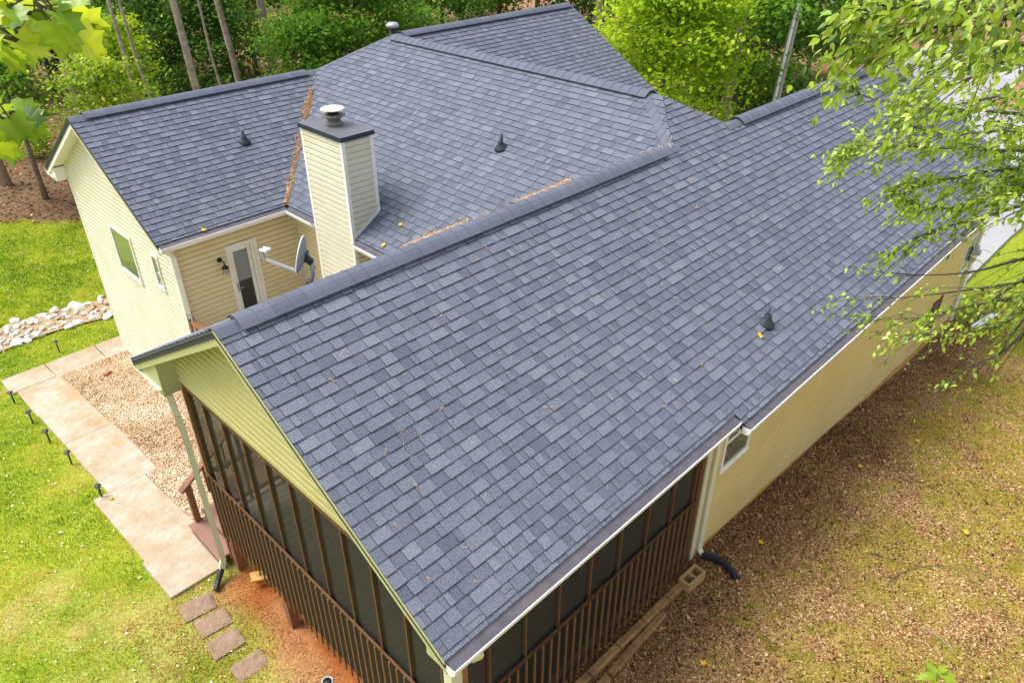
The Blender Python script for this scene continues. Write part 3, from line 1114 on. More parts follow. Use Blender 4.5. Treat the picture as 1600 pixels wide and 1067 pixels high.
rake(0, (0, -.005), (-Wr, -S * Wr - .005), 'trimgreen', dark='trimgreen')
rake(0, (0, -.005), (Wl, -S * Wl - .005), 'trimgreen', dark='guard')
rake(xg, (yl, Hl - .005), (yLv, ZE - .005), dark='guard')
rake(xg, (yl, Hl - .005), (yl + Wl2, Hl - S * Wl2 - .005), 'trimwhite')
# boxed eave returns at the gable feet
def ret(m, x0, x1, y0, y1, zt0, zt1, zb):
    """box whose top follows the roof slope"""
    vs = [(x0, y0, zb), (x1, y0, zb), (x1, y1, zb), (x0, y1, zb), (x0, y0, zt0), (x1, y0, zt0), (x1, y1, zt1), (x0, y1, zt1)]
    m.add(vs, [(0, 3, 2, 1), (4, 5, 6, 7), (0, 1, 5, 4), (1, 2, 6, 5), (2, 3, 7, 6), (3, 0, 4, 7)])


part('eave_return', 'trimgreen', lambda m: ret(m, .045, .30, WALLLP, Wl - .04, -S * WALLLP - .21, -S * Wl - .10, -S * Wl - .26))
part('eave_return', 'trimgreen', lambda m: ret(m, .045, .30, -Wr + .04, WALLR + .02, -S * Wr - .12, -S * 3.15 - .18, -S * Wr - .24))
part('eave_return', 'trimwhite', lambda m: ret(m, xg + .045, xg + .30, YFW, yl + Wl2 - .04, Hl - S * (YFW - yl) - .21, Hl - S * Wl2 - .10, Hl - S * Wl2 - .24))
part('eave_return', 'trimwhite', lambda m: ret(m, xg + .045, xg + .30, yLv + .04, YLW + .02, ZE - .12, ZE - .03, ZE - .22))
# corner boards
part('corner_board', 'trimwhite', lambda m: m.box((XLW - .025, YLW - .03, -6.6), (XLW + .07, YLW + .06, SOF)))
part('corner_board', 'trimwhite', lambda m: m.box((XLW - .022, YFW - .05, -7.3), (XLW + .05, YFW + .02, SOF - .05)))
part('corner_board', 'trimcream', lambda m: m.box((4.985, YLW - .05, -6.6), (5.03, YLW - .015, SOF)))
part('corner_board', 'trimcream', lambda m: m.box((5.05, WALLR - .03, -5.05), (5.17, WALLR + .06, SOF)))
part('corner_board', 'woodlite', lambda m: m.box((4.94, WALLR - .01, -5.05), (5.045, WALLR + .08, SOF)))


def downspout(pts, mat='trimcream', w=.075, d=.06):
    def f(m):
        for a, b in zip(pts[:-1], pts[1:]):
            m.bar(a, b, w, d, up=(.3, 1, .2))
    return part('downspout', mat, f)


# porch left corner: swings back from the gutter then runs down the post
ds = downspout([(.2, 3.0, -2.08), (.16, 2.66, -2.06), (.13, 2.50, -2.20), (.13, 2.42, -2.52), (.14, 2.38, -2.9), (.15, 2.36, -5.42), (.06, 2.33, -5.60)], 'trimcream', .085, .07)
part('extension', 'corr', lambda m: m.tube([(.07, 2.34, -5.58), (-.06, 2.24, -5.68), (-.16, 2.14, -5.72)], [.055, .05, .045], 10), ds)
ds = downspout([(5.22, WrF * -1 - .05, zrf - .16), (5.22, WALLR - .06, zrf - .42), (5.22, WALLR - .06, -4.86), (5.24, WALLR - .12, -4.96)], 'trimcream')
def flex(m):
    pts, rad = [], []
    for i in range(60):
        t = i / 59
        a = t * 1.3
        x, y = 5.24 - .10 * t + .12 * math.sin(a * 1.9), WALLR - .12 - .62 * t
        pts.append((x, y, -4.97 - .02 * t + .04 * math.sin(t * 3.1)))
        rad.append(.062 if i % 2 else .052)
    m.tube(pts, rad, 12)
part('extension', 'corr', flex, ds)
downspout([(xg + .14, yLv - .04, ZE - .16), (xg + .20, yLv + .06, ZE - .24), (XLW + .03, YLW - .07, ZE - .42), (XLW + .03, YLW - .07, -6.5)], 'trimwhite')
downspout([(4.30, -Wr - .05, zr - .15), (4.34, -Wr + .1, zr - .3), (4.36, WALLR - .06, zr - .36)][:0] or [(.34, -Wr - .07, zr - .15), (.34, -Wr - .04, zr - .24), (.36, -Wr + .12, zr - .31), (.40, WALLR + .03, zr - .36)], 'trimcream', .1, .08)
downspout([(17.2, -WrF - .05, zrf - .16), (17.2, WALLR - .07, zrf - .45), (17.2, WALLR - .07, -5.9)], 'trimwhite')


# windows: frame, sash bar, pane
def window(fr_o, u, a0, a1, z0, z1, bars=(), fmat='trimwhite', wdt=.05):
    fr = Frame(fr_o, (u[0], u[1], 0), (0, 0, 1))
    m = MB()
    def bx(m, p0, p1, q0, q1, h0, h1):
        vs = [fr.at(p, q, h) for h in (h0, h1) for p, q in ((p0, q0), (p1, q0), (p1, q1), (p0, q1))]
        m.add(vs, [(0, 3, 2, 1), (4, 5, 6, 7), (0, 1, 5, 4), (1, 2, 6, 5), (2, 3, 7, 6), (3, 0, 4, 7)])
    bx(m, a0 - wdt, a1 + wdt, z0 - wdt, z0, .0, .048)
    bx(m, a0 - wdt, a1 + wdt, z1, z1 + wdt, .0, .048)
    bx(m, a0 - wdt, a0, z0, z1, .0, .047)
    bx(m, a1, a1 + wdt, z0, z1, .0, .047)
    w = m.build('window', M[fmat], house)
    m = MB(); bx(m, a0, a1, z0, z1, .022, .030); m.build('pane', M['pane'], w)
    for z in bars:
        m = MB(); bx(m, a0, a1, z - .02, z + .02, .0305, .042); m.build('sash_bar', M[fmat], w)
    m = MB(); bx(m, a0 - wdt - .02, a1 + wdt + .02, z0 - wdt - .025, z0 - wdt - .001, 0, .062); m.build('sill', M[fmat], w)
    return w


window((XLW, 0, 0), (0, -1), -10.42, -9.40, -3.80, -2.80)
window((XLW, 0, 0), (0, -1), -8.28, -8.06, -3.45, -2.78)
window((0, WALLR, 0), (1, 0), 5.52, 6.22, -3.44, -2.45, bars=(-2.98,))
window((0, WALLR, 0), (1, 0), 16.45, 16.95, -4.3, -3.45)
window((0, WALLR, 0), (1, 0), 15.1, 15.6, -5.3, -4.6, fmat='woodlite')


# door onto the courtyard deck
def make_door():
    x0, x1, z0, z1 = DOOR
    y = YLW
    m = MB()
    m.box((x0, y - .035, z0), (x0 + .07, y + .05, z1)); m.box((x1 - .07, y - .035, z0), (x1, y + .05, z1)); m.box((x0 + .07, y - .034, z1 - .07), (x1 - .07, y + .05, z1))
    d = m.build('door', M['trimwhite'], house)
    s = MB()
    a0, a1 = x0 + .075, x1 - .16
    s.box((a0, y - .012, z0), (a0 + .07, y + .025, z1 - .075)); s.box((a1 - .07, y - .012, z0), (a1, y + .025, z1 - .075))
    s.box((a0 + .07, y - .011, z1 - .17), (a1 - .07, y + .024, z1 - .075)); s.box((a0 + .07, y - .011, z0), (a1 - .07, y + .024, z0 + .16))
    s.box((a1 + .012, y - .012, z0), (x1 - .072, y + .024, z1 - .075))
    s.build('door_leaf', M['trimwhite'], d)
    MB().box((a0 + .07, y + .004, z0 + .16), (a1 - .07, y + .010, z1 - .17)).build('pane', M['doorglass'], d)
    h = MB()
    h.box((a0 + .02, y - .028, -3.72), (a0 + .05, y - .012, -3.52)); h.tube([(a0 + .035, y - .02, -3.62), (a0 + .035, y - .07, -3.62), (a0 + .13, y - .075, -3.62)], .012, 8)
    h.build('handle', M['galv'], d)
    b = MB()
    for i in range(16):
        z = z1 - .19 - i * .045
        b.bar((a0 + .06, y + .05, z), (a1 - .06, y + .05, z), .035, .004, up=(0, -.6, .8))
    b.build('blind', M['blind'], d)
    r = MB()
    r.box((x0 - .6, y + .12, z0 - .02), (x1 + .9, y + 2.6, z0)); 
    r.build('floor', M['roomfloor'], d)
    r = MB(); r.box((x0 - .6, y + 2.6, z0), (x1 + .9, y + 2.65, -2.3)); r.box((x0 - .65, y + .12, z0), (x0 - .6, y + 2.6, -2.3)); r.box((x1 + .9, y + .12, z0), (x1 + .95, y + 2.6, -2.3))
    r.build('room_wall', M['roomwall'], d)


make_door()

# ------------------------------------------------------------------ chimney
def make_chimney():
    x0, x1, y0, y1 = 4.72, 5.37, 4.56, 5.86
    zt = -.155
    root = MB().box((x0 + .03, y0 + .03, -6.6), (x1 - .03, y1 - .03, zt)).build('chimney', M['siding'], house)
    for (o, u, lo, hi) in (((x0, 0, 0), (0, -1), -y1, -y0), ((0, y0, 0), (1, 0), x0, x1), ((x1, 0, 0), (0, 1), y0, y1), ((0, y1, 0), (-1, 0), -x1, -x0)):
        fr = Frame(o, (u[0], u[1], 0), (0, 0, 1))
        z = zt - BO * 40
        while z < zt:
            q = clip_rect([(lo + .05, -6.5), (hi - .05, -6.5), (hi - .05, zt), (lo + .05, zt)], lo + .05, hi - .05, z, z + BO)
            if q:
                board(fr, q, z, random.random()).build('siding_board', M['siding'], root)
            z += BO
    for cx, cy in ((x0, y0), (x0, y1), (x1, y0), (x1, y1)):
        sx, sy = (1 if cx == x0 else -1), (1 if cy == y0 else -1)
        m = MB()
        m.box((cx - sx * .02, cy - sy * .02, -6.5), (cx + sx * .055, cy + sy * .010, zt + .0))
        m.box((cx - sx * .0195, cy + sy * .0101, -6.5), (cx + sx * .010, cy + sy * .055, zt + .0))
        m.build('corner_board', M['trimwhite'], root)
    c = MB()
    c.box((x0 - .045, y0 - .045, zt + .0), (x1 + .045, y1 + .045, zt + .085))
    c.build('cap', M['darkfascia'], root)
    MB().add([(x0 - .047, y0 - .047, zt + .086), (x1 + .047, y0 - .047, zt + .086), (x1 + .047, y1 + .047, zt + .086), (x0 - .047, y1 + .047, zt + .086), ((x0 + x1) / 2, (y0 + y1) / 2, zt + .105)],
             [(0, 1, 4), (1, 2, 4), (2, 3, 4), (3, 0, 4), (3, 2, 1, 0)]).build('cap_top', M['capmetal'], root)
    fc = (5.06, 5.25, zt + .095)
    MB().lathe([(.15, 0), (.16, .02), (.145, .05), (.12, .08), (.12, .10), (.15, .13), (.13, .145)], fc, 24).build('flue_collar', M['fluemid'], root, True)
    MB().lathe([(.115, .14), (.21, .165), (.225, .18), (.12, .20)], fc, 24).build('flue_skirt', M['fluemid'], root, True)
    f = MB()
    f.lathe([(.10, .19), (.10, .285)], fc, 20)
    f.build('flue_pipe', M['black'], root, True)
    MB().lathe([(.14, .275), (.222, .29), (.222, .298), (.16, .318), (.05, .328)], fc, 28).build('flue_lid', M['fluelid'], root, True)
    # step flashing where the side runs into the roof
    fl = MB()
    for (a, b) in (((x0 + .05, y0 - .024), (x1 + .03, y0 - .024)),):
        zf = lambda x: D - S * (Xm - x)
        fl.add([(xe, y0 - .022, ZE + .02), (x1 + .02, y0 - .022, zf(x1) + .04), (x1 + .02, y0 - .022, zf(x1) + .11), (xe, y0 - .022, ZE + .09),
                (xe, y0 - .03, ZE + .02), (x1 + .02, y0 - .03, zf(x1) + .04), (x1 + .02, y0 - .03, zf(x1) + .11), (xe, y0 - .03, ZE + .09)],
               [(0, 1, 2, 3), (7, 6, 5, 4), (0, 4, 5, 1), (2, 6, 7, 3), (3, 7, 4, 0), (1, 5, 6, 2)])
    fl.build('flashing', M['trimwhite'], root)
    MB().box((x1 + .02, y0 - .05, -1.80), (x1 + .04, y1 + .03, -1.62)).build('back_flashing', M['capmetal'], root)


make_chimney()

# ------------------------------------------------------------------ roof vents
def plumbing(x, y, z, h, lean=(0, 0), r=.045):
    m = MB()
    nrm = Vector(lean).to_3d() + Vector((0, 0, 1))
    m.lathe([(.14, -.02), (.13, .015), (.085, .06), (.055, .10), (.05, .14), (r, .15)], (x, y, z), 18, axis=Vector((lean[0] * .35, lean[1] * .35, 1)).normalized())
    o = m.build('vent_boot', M['rubber'], house, True)
    MB().tube([(x, y, z + .05), (x, y, z + h)], r * .8, 14).build('vent_pipe', M['darkpipe'], o, True)
    MB().add([(x - .16, y - .16, z - .16 * lean[1] * -1 * 0 - .0), (x + .16, y - .16, z), (x + .16, y + .16, z), (x - .16, y + .16, z)], []).v


plumbing(6.79, -2.84, -S * 2.84 + .0, .26, (0, -S))
plumbing(4.88, 8.62, Hl - S * (yl - 8.62), .26, (0, -S))
plumbing(7.31, 3.15, D - S * (Xm - 7.31), .27, (-S, 0))
vt = MB().lathe([(.09, -.6), (.09, .16)], (Xm + .33, Y2 + .35, .44), 16).build('roof_vent', M['rubber'], house, True)
MB().lathe([(.12, .15), (.16, .18), (.165, .22), (.12, .27), (.02, .285)], (Xm + .33, Y2 + .35, .44), 20).build('vent_hood', M['galv'], vt, True)

# ------------------------------------------------------------------ screened porch
porch = MB()
porch.box((WALLG - .0, WALLR, ZG - .12), (WALLG + .09, WALLLP, ZG + .03))        # beams under the roof
porch.box((WALLG + .09, WALLR, ZG - .22), (5.0, WALLR + .09, ZG - .02))
porch.box((WALLG + .09, WALLLP - .09, ZG - .20), (5.0, WALLLP, ZG + .03))
porch = porch.build('porch', M['woodlite'], house)
RAILZ, FLOORZ = -3.66, -4.55
rail = MB(); rail.box((WALLG - .028, WALLR - .028, RAILZ - .05), (WALLG - .001, WALLLP, RAILZ - .018)); rail.build('rail', M['woodlite'], porch)
rail = MB(); rail.box((WALLG + .0, WALLR - .028, RAILZ - .05), (4.95, WALLR - .001, RAILZ - .018)); rail.build('rail', M['woodlite'], porch)
ys_st = [2.34, 1.86, 1.32, .78, .24, -.29, -.81, -1.35, -1.88, -2.42, -2.98]
for i, y in enumerate(ys_st):
    MB().box((WALLG + .005, y - .013, FLOORZ), (WALLG + .075, y + .013, ZG - .12)).build('stud', M['woodlite'], porch)
xs_st = [.42, .84, 1.41, 1.98, 2.56, 3.15, 3.74, 4.32, 4.88]
for x in xs_st:
    MB().box((x - .013, WALLR + .005, FLOORZ), (x + .013, WALLR + .075, ZG - .22)).build('stud', M['woodlite'], porch)
for a, b in zip(ys_st[1:], ys_st[:-1]):
    MB().box((WALLG + .038, a + .019, FLOORZ + .02), (WALLG + .040, b - .019, ZG - .12)).build('screen', M['screen'], porch)
for a, b in zip(xs_st[:-1], xs_st[1:]):
    MB().box((a + .019, WALLR + .038, FLOORZ + .02), (b - .019, WALLR + .040, ZG - .22)).build('screen', M['screen'], porch)
MB().box((WALLG + .001, WALLR + .01, -4.93), (WALLG + .004, WALLLP, RAILZ - .05)).build('skirt_screen', M['darkscreen'], porch)
MB().box((WALLG + .01, WALLR + .001, -4.93), (4.94, WALLR + .004, RAILZ - .05)).build('skirt_screen', M['darkscreen'], porch)
for x in xs_st[1:]:
    MB().box((x - .02, WALLLP - .07, FLOORZ), (x + .02, WALLLP - .03, ZG - .2)).build('stud', M['woodlite'], porch)
MB().box((WALLG + .1, WALLLP - .08, RAILZ - .05), (4.9, WALLLP - .02, RAILZ)).build('rail', M['wood'], porch)
MB().box((WALLG + .1, WALLLP - .06, FLOORZ + .08), (4.9, WALLLP - .02, FLOORZ + .14)).build('rail', M['wood'], porch)
# balusters outside the rail
bal = None
def baluster(p, horiz):
    global bal
    if bal is None:
        bal = MB().box((-.010, -.012, 0), (.010, .012, 1.28)).build('baluster', M['balwood'], porch)
        bal.location = p
        attach(bal, porch)
        return bal
    o = bal.copy()
    COL.objects.link(o)
    o.location = p
    return o
y = 2.30
while y > -3.08:
    o = baluster((WALLG - .048, y, -4.95 + random.uniform(-.012, .012)), True); y -= .137
x = .36
while x < 4.92:
    o = baluster((x, WALLR - .048, -4.95 + random.uniform(-.012, .012)), False); x += .143
# deck: joists, band, boards
band = MB(); band.box((WALLG + .01, WALLR + .0, FLOORZ - .30), (WALLG + .05, WALLLP, FLOORZ - .04)); band.box((WALLG + .051, WALLR + .0, FLOORZ - .30), (5.0, WALLR + .04, FLOORZ - .04)); band.box((WALLG + .051, WALLLP - .04, FLOORZ - .30), (5.0, WALLLP, FLOORZ - .04))
band.build('band_board', M['darkwood'], porch)
y = WALLR + .06
while y < WALLLP - .05:
    MB().bbox((WALLG + .06, y, FLOORZ - .04), (4.95, y + .132, FLOORZ), .004).build('deck_board', M['deckboard'], porch); y += .138
for x, y in ((.38, 2.32), (.38, .70), (.38, -1.3), (.38, -3.05), (2.6, -3.05), (2.6, 2.3)):
    MB().box((x - .07, y - .07, G(x, y) - .3), (x + .07, y + .07, FLOORZ - .04)).build('post', M['wood'], porch)
MB().box((WALLG - .02, WALLR - .025, -5.2), (WALLG + .12, WALLR + .10, ZG + .02)).build('corner_post', M['trimcream'], porch)
MB().box((WALLG + .121, WALLR - .01, -5.2), (WALLG + .21, WALLR + .08, ZG - .02)).build('corner_post', M['wood'], porch)
MB().box((WALLG - .0, WALLLP - .0, -5.6), (WALLG + .10, WALLLP + .06, ZG)).build('corner_post', M['wood'], porch)
MB().box((WALLG + .1, -3.1, ZG - .19), (4.98, 2.38, ZG - .16)).build('ceiling', M['roomwall'], porch)
MB().box((4.96, -3.1, -5.0), (5.0, 3.2, ZG - .2)).build('back_wall', M['siding'], porch)
# a pair of patio chairs' worth of furniture shows faintly through the screens: porch swing bench
# courtyard deck and stairs to the path
deck = MB().box((2.3, 2.5, FLOORZ - .25), (5.0, YLW - .05, FLOORZ - .05)).build('deck', M['wood'], house)
y = 2.5
while y < YLW - .2:
    MB().bbox((2.25, y, FLOORZ - .049), (4.98, y + .132, FLOORZ - .01), .004).build('deck_board', M['deckboard'], deck); y += .138
MB().bar((2.32, YLW - .15, -3.93), (2.32, 3.6, -3.93), .12, .035).build('handrail', M['wood'], deck)
y = YLW - .25
while y > 3.6:
    MB().box((2.30, y - .017, FLOORZ), (2.334, y + .017, -3.945)).build('baluster', M['wood'], deck); y -= .135
ps = MB().box((2.27, YLW - .10, FLOORZ - 1.5), (2.37, YLW - .001, -3.86)).build('newel_post', M['wood'], deck)
ps2 = MB().lathe([(.02, 0), (.05, .01), (.03, .03), (.055, .07), (.055, .09), (.03, .125), (.005, .135)], (2.32, YLW - .05, -3.86), 14).build('finial', M['wood'], deck, True)
for i in range(5):
    z = -5.52 + .19 * i
    x = .12 + .27 * i
    t = MB().bbox((x, 2.50, z - .04), (x + .30, 3.58, z), .006).build('stair_tread', M['tread'], deck)
    MB().box((x + .03, 2.52, z - .22), (x + .05, 3.56, z - .041)).build('stair_riser', M['wood'], deck)
MB().box((.24, 3.52, -5.52), (.34, 3.61, -4.72)).build('newel_post', M['wood'], deck)
MB().bar((.16, 3.565, -4.78), (1.45, 3.565, -3.86), .13, .04).build('handrail', M['wood'], deck)
for i in range(7):
    x = .46 + .13 * i
    MB().box((x, 3.55, -5.4 + .70 * (x - .12)), (x + .034, 3.584, -4.80 + .713 * (x - .16))).build('baluster', M['wood'], deck)

# foundation strip under the long wall
part('foundation', 'block', lambda m: m.box((5.2, WALLR + .03, -6.6), (17.25, WALLR + .2, -5.0)))
part('skirt_board', 'claystain', lambda m: m.add([(5.2, WALLR - .024, -4.95), (7.6, WALLR - .024, -5.10), (12, WALLR - .024, -5.55), (17.3, WALLR - .024, -5.91), (5.2, WALLR - .024, -5.16), (7.6, WALLR - .024, -5.31), (12, WALLR - .024, -5.76), (17.3, WALLR - .024, -6.12),
                                              (5.2, WALLR + .02, -5.02), (7.6, WALLR + .02, -5.17), (12, WALLR + .02, -5.62), (17.3, WALLR + .02, -5.98), (5.2, WALLR + .02, -5.13), (7.6, WALLR + .02, -5.28), (12, WALLR + .02, -5.73), (17.3, WALLR + .02, -6.09)],
                                             [(0, 4, 5, 1), (1, 5, 6, 2), (2, 6, 7, 3), (8, 9, 13, 12), (9, 10, 14, 13), (10, 11, 15, 14), (0, 1, 9, 8), (1, 2, 10, 9), (2, 3, 11, 10), (4, 12, 13, 5), (5, 13, 14, 6), (6, 14, 15, 7)]))
part('meter_box', 'greyplastic', lambda m: (m.bbox((16.95, WALLR - .16, -4.15), (17.12, WALLR - .02, -3.75), .01), m.lathe([(.07, 0), (.07, .06)], (17.03, WALLR - .16, -3.9), 14, axis=(0, -1, 0))))
# ------------------------------------------------------------------ things on and around the house
def make_dish():
    base = np.array([1.30, .42, -S * .42 + .01])
    root = empty('satellite_dish', base, 'grey satellite dish with a white feed arm behind the near roof ridge', 'satellite dish')
    n = Vector((-.70, .68, .24)).normalized()
    c = Vector((1.33, .40, .245))
    side = n.cross(Vector((0, 0, 1))).normalized()
    up = side.cross(n).normalized()
    R = .225
    front, back = [], []
    vs, fs = [], []
    rings, seg = 7, 32
    for sh in (0, -.008):
        for i in range(rings + 1):
            r = R * i / rings
            for k in range(seg):
                a = 2 * math.pi * k / seg
                p = c + side * (r * math.cos(a) * .92) + up * (r * math.sin(a)) + n * ((r / R) ** 2 * .055 - .055 + sh)
                vs.append(p)
    m = MB()
    for s in range(2):
        o = s * (rings + 1) * seg
        for i in range(rings):
            for k in range(seg):
                k2 = (k + 1) % seg
                f = (o + i * seg + k, o + i * seg + k2, o + (i + 1) * seg + k2, o + (i + 1) * seg + k)
                fs.append(f if s == 0 else f[::-1])
    for k in range(seg):
        k2 = (k + 1) % seg
        a = rings * seg
        b = (rings + 1) * seg + rings * seg
        fs.append((a + k, a + k2, b + k2, b + k))
    m.add(vs, fs)
    m.build('reflector', M['dish'], root, True)
    rim = MB()
    pts = [c + side * (R * math.cos(2 * math.pi * k / 40) * .92) + up * (R * math.sin(2 * math.pi * k / 40)) for k in range(41)]
    rim.tube(pts, .007, 6, caps=False).build('rim', M['dishwhite'], root, True)
    foot = c - up * (R * .98) - n * .02
    lnb = Vector((.92, .45, .32))
    MB().bar(foot, lnb, .022, .03).build('feed_arm', M['dishwhite'], root)
    h = MB()
    h.bar(lnb + Vector((0, 0, -.02)), lnb + Vector((-.01, .02, .09)), .035, .03)
    h.build('arm_bracket', M['galv'], root)
    for k, off in enumerate(((-.0, .0, .10), (.07, .05, .085))):
        q = lnb + Vector(off)
        MB().lathe([(.014, -.04), (.017, -.03), (.017, .01), (.023, .02), (.023, .04), (.0, .045)], q, 12, axis=-n).build('receiver', M['dishwhite'], root, True)
    bk = c - n * .06
    mast_top = Vector((1.42, .33, .12))
    m = MB()
    m.bar(bk - up * .06, bk + up * .05, .10, .05, up=n)
    m.bar(bk - up * .02, mast_top + Vector((0, 0, .02)), .07, .07)
    m.tube([bk - up * .05 - n * .03 + side * .05, mast_top], .015, 8)
    m.build('mount_bracket', M['rubber'], root)
    MB().tube([mast_top + Vector((0, 0, .04)), mast_top + Vector((-.01, .0, -.14)), Vector(base) + Vector((.06, -.02, .02))], .024, 12).build('mast', M['galv'], root, True)
    s = MB()
    s.bar(Vector(base) + Vector((.06, -.02, .0)) - Vector((.06, .08, -.05)), Vector(base) + Vector((.06, -.02, .12)), .03, .015)
    s.bar(Vector(base) + Vector((.22, .03, -.02)), Vector(base) + Vector((.08, -.02, .14)), .02, .015)
    s.bar(Vector(base) + Vector((-.04, -.10, .055)), Vector(base) + Vector((.16, .06, -.04)), .09, .012)
    s.build('foot', M['rubber'], root)
    w = [(lnb.x + .3, .43, .08)]
    cb = MB()
    P0 = bk - n * .04 - up * .06
    cb.tube([P0, P0 + Vector((.02, -.02, -.08)), P0 + Vector((.08, 0, -.10)), mast_top + Vector((-.02, .02, -.10))], .005, 6)
    q = [(1.25, .5, -.26), (1.05, .52, -.24), (.85, .55, -.28), (.7, .6, -.33)]
    cb.tube(q, .006, 6)
    cb.build('cable', M['black'], root)


make_dish()


def make_lantern():
    x, y, z = 3.20, YLW - .02, -2.87
    root = empty('wall_lantern', (x, y, z), 'black wall lantern with seeded glass beside the white glazed door', 'lantern')
    MB().lathe([(.055, 0), (.055, .015), (.04, .03)], (x, y, z), 18, axis=(0, -1, 0)).build('back_plate', M['black'], root, True)
    MB().tube([(x, y - .02, z), (x + .01, y - .09, z + .0), (x + .03, y - .13, z - .02), (x + .03, y - .13, z - .09)], .012, 8).build('arm', M['black'], root, True)
    c = (x + .03, y - .13, z - .10)
    MB().lathe([(.02, .02), (.03, .0), (.075, -.045), (.078, -.055), (.06, -.058)], c, 16).build('hood', M['black'], root, True)
    MB().lathe([(.045, -.058), (.056, -.08), (.056, -.18), (.04, -.20), (.01, -.205)], c, 16).build('shade', M['amber'], root, True)
    cg = MB()
    for k in range(6):
        a = k * math.pi / 3
        cg.tube([(c[0] + .059 * math.cos(a), c[1] + .059 * math.sin(a), c[2] - .055), (c[0] + .059 * math.cos(a), c[1] + .059 * math.sin(a), c[2] - .18), (c[0], c[1], c[2] - .21)], .0035, 5)
    cg.tube([(c[0] + .06 * math.cos(k * .4), c[1] + .06 * math.sin(k * .4), c[2] - .12) for k in range(17)], .0035, 5)
    cg.build('cage', M['black'], root)


make_lantern()

# path lights along the lawn edge
PL = [(-.60, 11.86, 'black path light by the farthest front slab, farthest left along the lawn edge'), (-.58, 10.45, 'black path light second from the far left along the lawn edge'),
      (-.57, 9.2, 'black path light in the middle of the row beside the concrete path'), (-.53, 7.9, 'black path light second from the near end of the row beside the path'),
      (-.52, 6.15, 'black path light nearest the camera, by the middle path slab'), (1.03, 13.9, 'black path light alone on the grass between path and rock bed')]
for x, y, lab in PL:
    z = float(surf(x, y))
    r = empty('path_light', (x, y, z), lab, 'path light', 'path lights along the walk')
    MB().tube([(x, y, z - .05), (x + .005, y, z + .30)], .017, 10).build('stake', M['black'], r, True)
    MB().lathe([(.03, .29), (.045, .30), (.05, .33)], (x, y, z), 14).build('lens', M['galv'], r, True)
    MB().lathe([(.052, .33), (.064, .335), (.06, .35), (.03, .358)], (x, y, z), 16).build('cap', M['darkfascia'], r, True)

# stepping pavers
for cx, cy, rz, lab in ((-.50, 2.06, -8, 'brown textured paver closest to the concrete path'), (-.47, 1.62, -6, 'second brown paver from the concrete path'),
                        (-.52, 1.14, -4, 'third brown paver from the concrete path'), (-.46, .50, -2, 'brown paver nearest the bottom edge, set apart from the others')):
    m = MB()
    w, d, h = .235, .18, .05
    nx, ny = 10, 8
    z = float(surf(cx, cy)) + .03
    c, s = math.cos(math.radians(rz)), math.sin(math.radians(rz))
    vs, fs = [], []
    for j in range(ny + 1):
        for i in range(nx + 1):
            u, v = -w + 2 * w * i / nx, -d + 2 * d * j / ny
            e = (i in (0, nx) or j in (0, ny))
            u += random.uniform(-.006, .006) * e; v += random.uniform(-.006, .006) * e
            vs.append((cx + c * u - s * v, cy + s * u + c * v, z + float(fbm(u * 14 + cx * 7, v * 14 + cy * 3, 3)) * .022 - .011 * e))
    W1 = nx + 1
    for j in range(ny):
        for i in range(nx):
            fs.append((j * W1 + i, j * W1 + i + 1, (j + 1) * W1 + i + 1, (j + 1) * W1 + i))
    ring = [i for i in range(W1)] + [j * W1 + nx for j in range(1, ny + 1)] + [ny * W1 + i for i in range(nx - 1, -1, -1)] + [j * W1 for j in range(ny - 1, 0, -1)]
    nb = len(vs)
    for i in ring:
        vs.append((vs[i][0], vs[i][1], z - .09))
    R = len(ring)
    for i in range(R):
        fs.append((ring[i], nb + i, nb + (i + 1) % R, ring[(i + 1) % R]))
    tag(m.add(vs, fs).build('paver', M['paver']), lab, 'paver', 'stepping pavers by the path')

# landscape timbers along the porch foot
def timber(p, q, lab, zoff=.0, h=.10, w=.11):
    m = MB()
    p, q = Vector(p), Vector(q)
    n = 6
    d = (q - p)
    s = d.cross(Vector((0, 0, 1))).normalized()
    vs, fs = [], []
    for i in range(n + 1):
        c = p + d * (i / n)
        for a, b in ((-.5, -.42), (-.36, -.5), (.36, -.5), (.5, -.42), (.5, .36), (.38, .5), (-.38, .5), (-.5, .36)):
            vs.append(c + s * (a * w + random.uniform(-.005, .005)) + Vector((0, 0, b * h + random.uniform(-.006, .006))))
    for i in range(n):
        for k in range(8):
            k2 = (k + 1) % 8
            fs.append((i * 8 + k, i * 8 + k2, i * 8 + 8 + k2, i * 8 + 8 + k))
    fs += [tuple(range(7, -1, -1)), tuple(range(n * 8, n * 8 + 8))]
    tag(m.add(vs, fs).build('timber', M['timber']), lab, 'timber', 'landscape timbers along the porch foot')


tx = [1.15, 1.85, 2.45, 3.05, 3.62, 4.18, 4.62]
tl = ['weathered timber at the left end of the row under the porch screens', 'second weathered timber from the left under the porch balusters', 'third weathered timber from the left under the porch balusters',
      'fourth weathered timber from the left under the porch balusters', 'fifth weathered timber from the left under the porch balusters', 'short weathered timber touching the concrete block']
for i in range(6):
    timber((tx[i], -3.30 - .012 * i, -4.985 + random.uniform(-.01, .01)), (tx[i + 1] - .02, -3.31 - .012 * i, -4.985 + random.uniform(-.01, .01)), tl[i])
timber((2.05, -3.52, -5.02), (2.62, -3.50, -5.03), 'low timber lying in front of the others, left piece')
timber((2.66, -3.50, -5.03), (3.95, -3.46, -5.02), 'long low timber lying in front of the others, right piece', w=.10)


